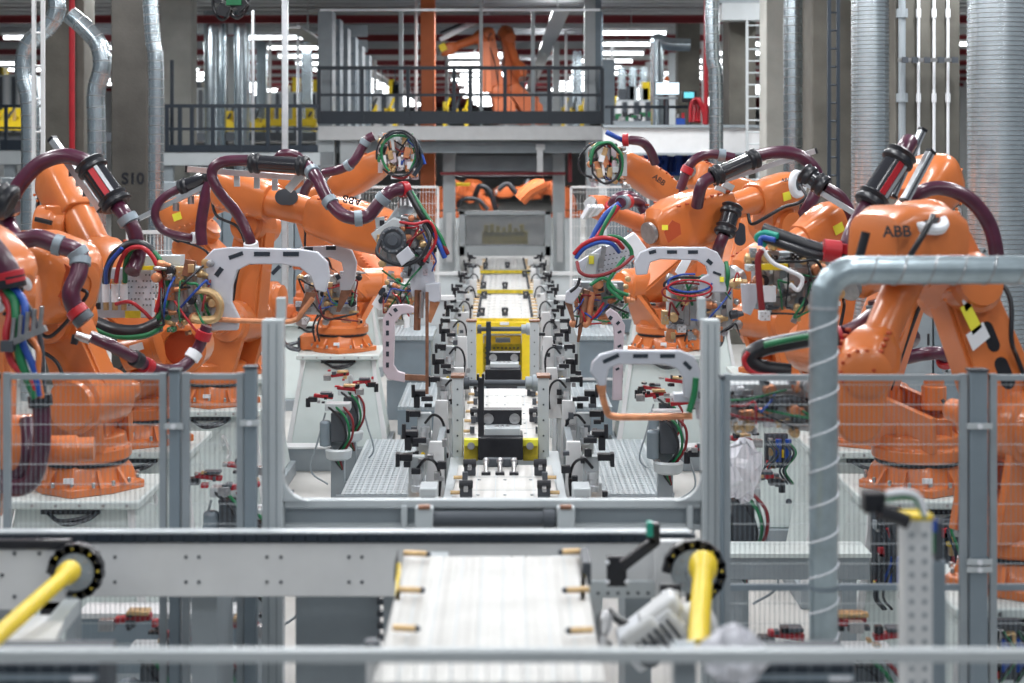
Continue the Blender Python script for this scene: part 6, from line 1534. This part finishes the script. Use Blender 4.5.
# foreground safety rail
RD = 4.6
t = thing('front_fence', 'blurred pale fence rail with wire mesh crossing the whole foreground', 'fence', (0, RD, 0))
zr = P(0, 655, RD).z
MB().b2((-1.8, RD-.02, zr-.017), (1.8, RD+.02, zr+.017), 'machgrey').build('top_rail', t, bevel=.004)
for px in (686, -40, 1080): MB().b2((ZX(px-12, RD), RD+.02, 0), (ZX(px+12, RD), RD+.07, zr+.02), 'grey').build('post', t, bevel=.004)
mb = MB(); x = -1.8
while x < 1.8: mb.cyl((x, RD, .1), (x, RD, zr-.01), .0011, 'grey', n=4); x += .05
z = .1
while z < zr-.05: mb.cyl((-1.8, RD, z), (1.8, RD, z), .0012, 'grey', n=4); z += .1
mb.build('wire_mesh', t)
# dark troughs behind the front fence
for x0, x1, y0, lab in ((-20, 98, 664, 'dark blue trough behind the front rail at the lower left'), (748, 855, 664, 'dark blue trough behind the front rail at the lower right')):
    d = 5.0; t = thing('cable_trough', lab, 'trough', (ZX((x0+x1)/2, d), d, 0))
    zt = P(0, y0, d).z
    MB().b2((ZX(x0, d), d, zt-.3), (ZX(x1, d), d+.25, zt), 'navy').build('trough', t, bevel=.006)
    MB().b2((ZX(x0, d), d-.005, zt-.05), (ZX(x1, d), d, zt-.03), 'bluegrey').build('trim', t)
    MB().b2((ZX(x1-26, d), d-.008, zt-.05), (ZX(x1-4, d), d-.002, zt-.035), 'sticker').build('label_strip', t)
    for x in (x0+6, x1-6): MB().b2((ZX(x-3, d), d+.1, 0), (ZX(x+3, d), d+.15, zt-.3), 'bluegrey').build('leg', t)
# floor machines low behind the fences
t = thing('floor_beam', 'low grey steel beam on the floor behind the left fence', 'beam', (-2.3, 9.9, 0))
MB().b2((ZX(78, 9.7), 9.7, .62), (ZX(245, 9.7), 9.9, .95), 'bluegrey').build('beam', t, bevel=.008); MB().b2((ZX(78, 9.7), 9.68, .95), (ZX(245, 9.7), 9.92, .98), 'white').build('top_flange', t)
for x in (90, 165, 235): MB().b2((ZX(x, 9.7)-.05, 9.72, 0), (ZX(x, 9.7)+.05, 9.88, .62), 'bluegrey').build('leg', t)
t = thing('floor_beam', 'low grey steel channel behind the right fence, left of the pipe', 'beam', (1.7, 11.1, 0))
MB().b2((ZX(722, 11.1), 11.1, P(0, 580, 11.1).z), (ZX(870, 11.1), 11.25, P(0, 556, 11.1).z), 'grey').build('beam', t, bevel=.008); MB().b2((ZX(722, 11.1), 11.05, P(0, 556, 11.1).z), (ZX(870, 11.1), 11.4, P(0, 552, 11.1).z), 'pale').build('top_plate', t)
for x in (735, 850): MB().b2((ZX(x, 11.1)-.05, 11.12, 0), (ZX(x, 11.1)+.05, 11.24, P(0, 580, 11.1).z), 'grey').build('leg', t)
# grey lockers at the back
for i, (x0, x1, y0, d, lab) in enumerate(((150, 330, 182, 30, 'long row of grey lockers behind the left robots'), (-40, 60, 178, 28, 'grey lockers behind the left picture edge'), (600, 760, 176, 33, 'row of grey lockers behind the right robots'), (900, 1000, 250, 21, 'blue-grey lockers behind the right front robot'))):
    a = ZX(x0, d); b = ZX(x1, d); zt = P(0, y0, d).z; t = thing('locker_row', lab, 'lockers', ((a+b)/2, d, 0))
    n = max(3, int((b-a)/.6))
    for k in range(n):
        xa = a+(b-a)*k/n; xb = a+(b-a)*(k+1)/n
        MB().b2((xa+.01, d, .05), (xb-.01, d+.6, zt), 'bluegrey' if (k*5+i) % 3 else 'grey').b2((xb-.08, d-.02, zt*.5), (xb-.05, d, zt*.5+.15), 'black').build('locker', t, bevel=.01)
# ------------------------------------------------------------------ light and camera
w = bpy.data.worlds.new('World'); sc.world = w; w.use_nodes = True
w.node_tree.nodes['Background'].inputs[0].default_value = (.80, .90, 1.0, 1)
w.node_tree.nodes['Background'].inputs[1].default_value = .22
def area(loc, size, sy, power, rot=(0, 0, 0), c=(.98, .99, 1)):
    l = bpy.data.lights.new('lamp', 'AREA'); l.shape = 'RECTANGLE'; l.size = size; l.size_y = sy; l.energy = power; l.color = c
    o = bpy.data.objects.new('hall_and_fill_light', l); col.objects.link(o); o.location = loc; o.rotation_euler = rot
    return o
for x in (-6, -2, 2, 6):
    for y in (1, 6, 11, 16, 21.5, 28):
        area((x, y, 7.3), .35, 2.6, 80 if y < 8 else (145 if y < 20 else 230))
for x in (-11, 0.5, 10):
    for y in (40, 52, 68, 86): area((x, y, 7.0), 3, 3, 700)
area((0, 42.3, 3.7), 3, .4, 120); area((0, 39.5, 3.6), 2, .4, 60)  # fill lights added under the platform to brighten the robots beyond the portal
cam = bpy.data.cameras.new('camera'); co = bpy.data.objects.new('camera', cam); col.objects.link(co)
co.location = (0, 0, CZ); co.rotation_euler = (PI/2, 0, 0)
cam.sensor_width = 36; cam.lens = FPX*36/1024; cam.clip_end = 400; cam.clip_start = .1
cam.shift_x = (512-CX)/1024; cam.shift_y = -(341.5-HY)/1024
cam.dof.use_dof = True; cam.dof.focus_distance = 15; cam.dof.aperture_fstop = (cam.lens/1000)/.034
sc.camera = co
sc.view_settings.view_transform = 'Standard'; sc.view_settings.look = 'None'; sc.view_settings.gamma = 1
sc.view_settings.use_curve_mapping = False; sc.view_settings.exposure = 0
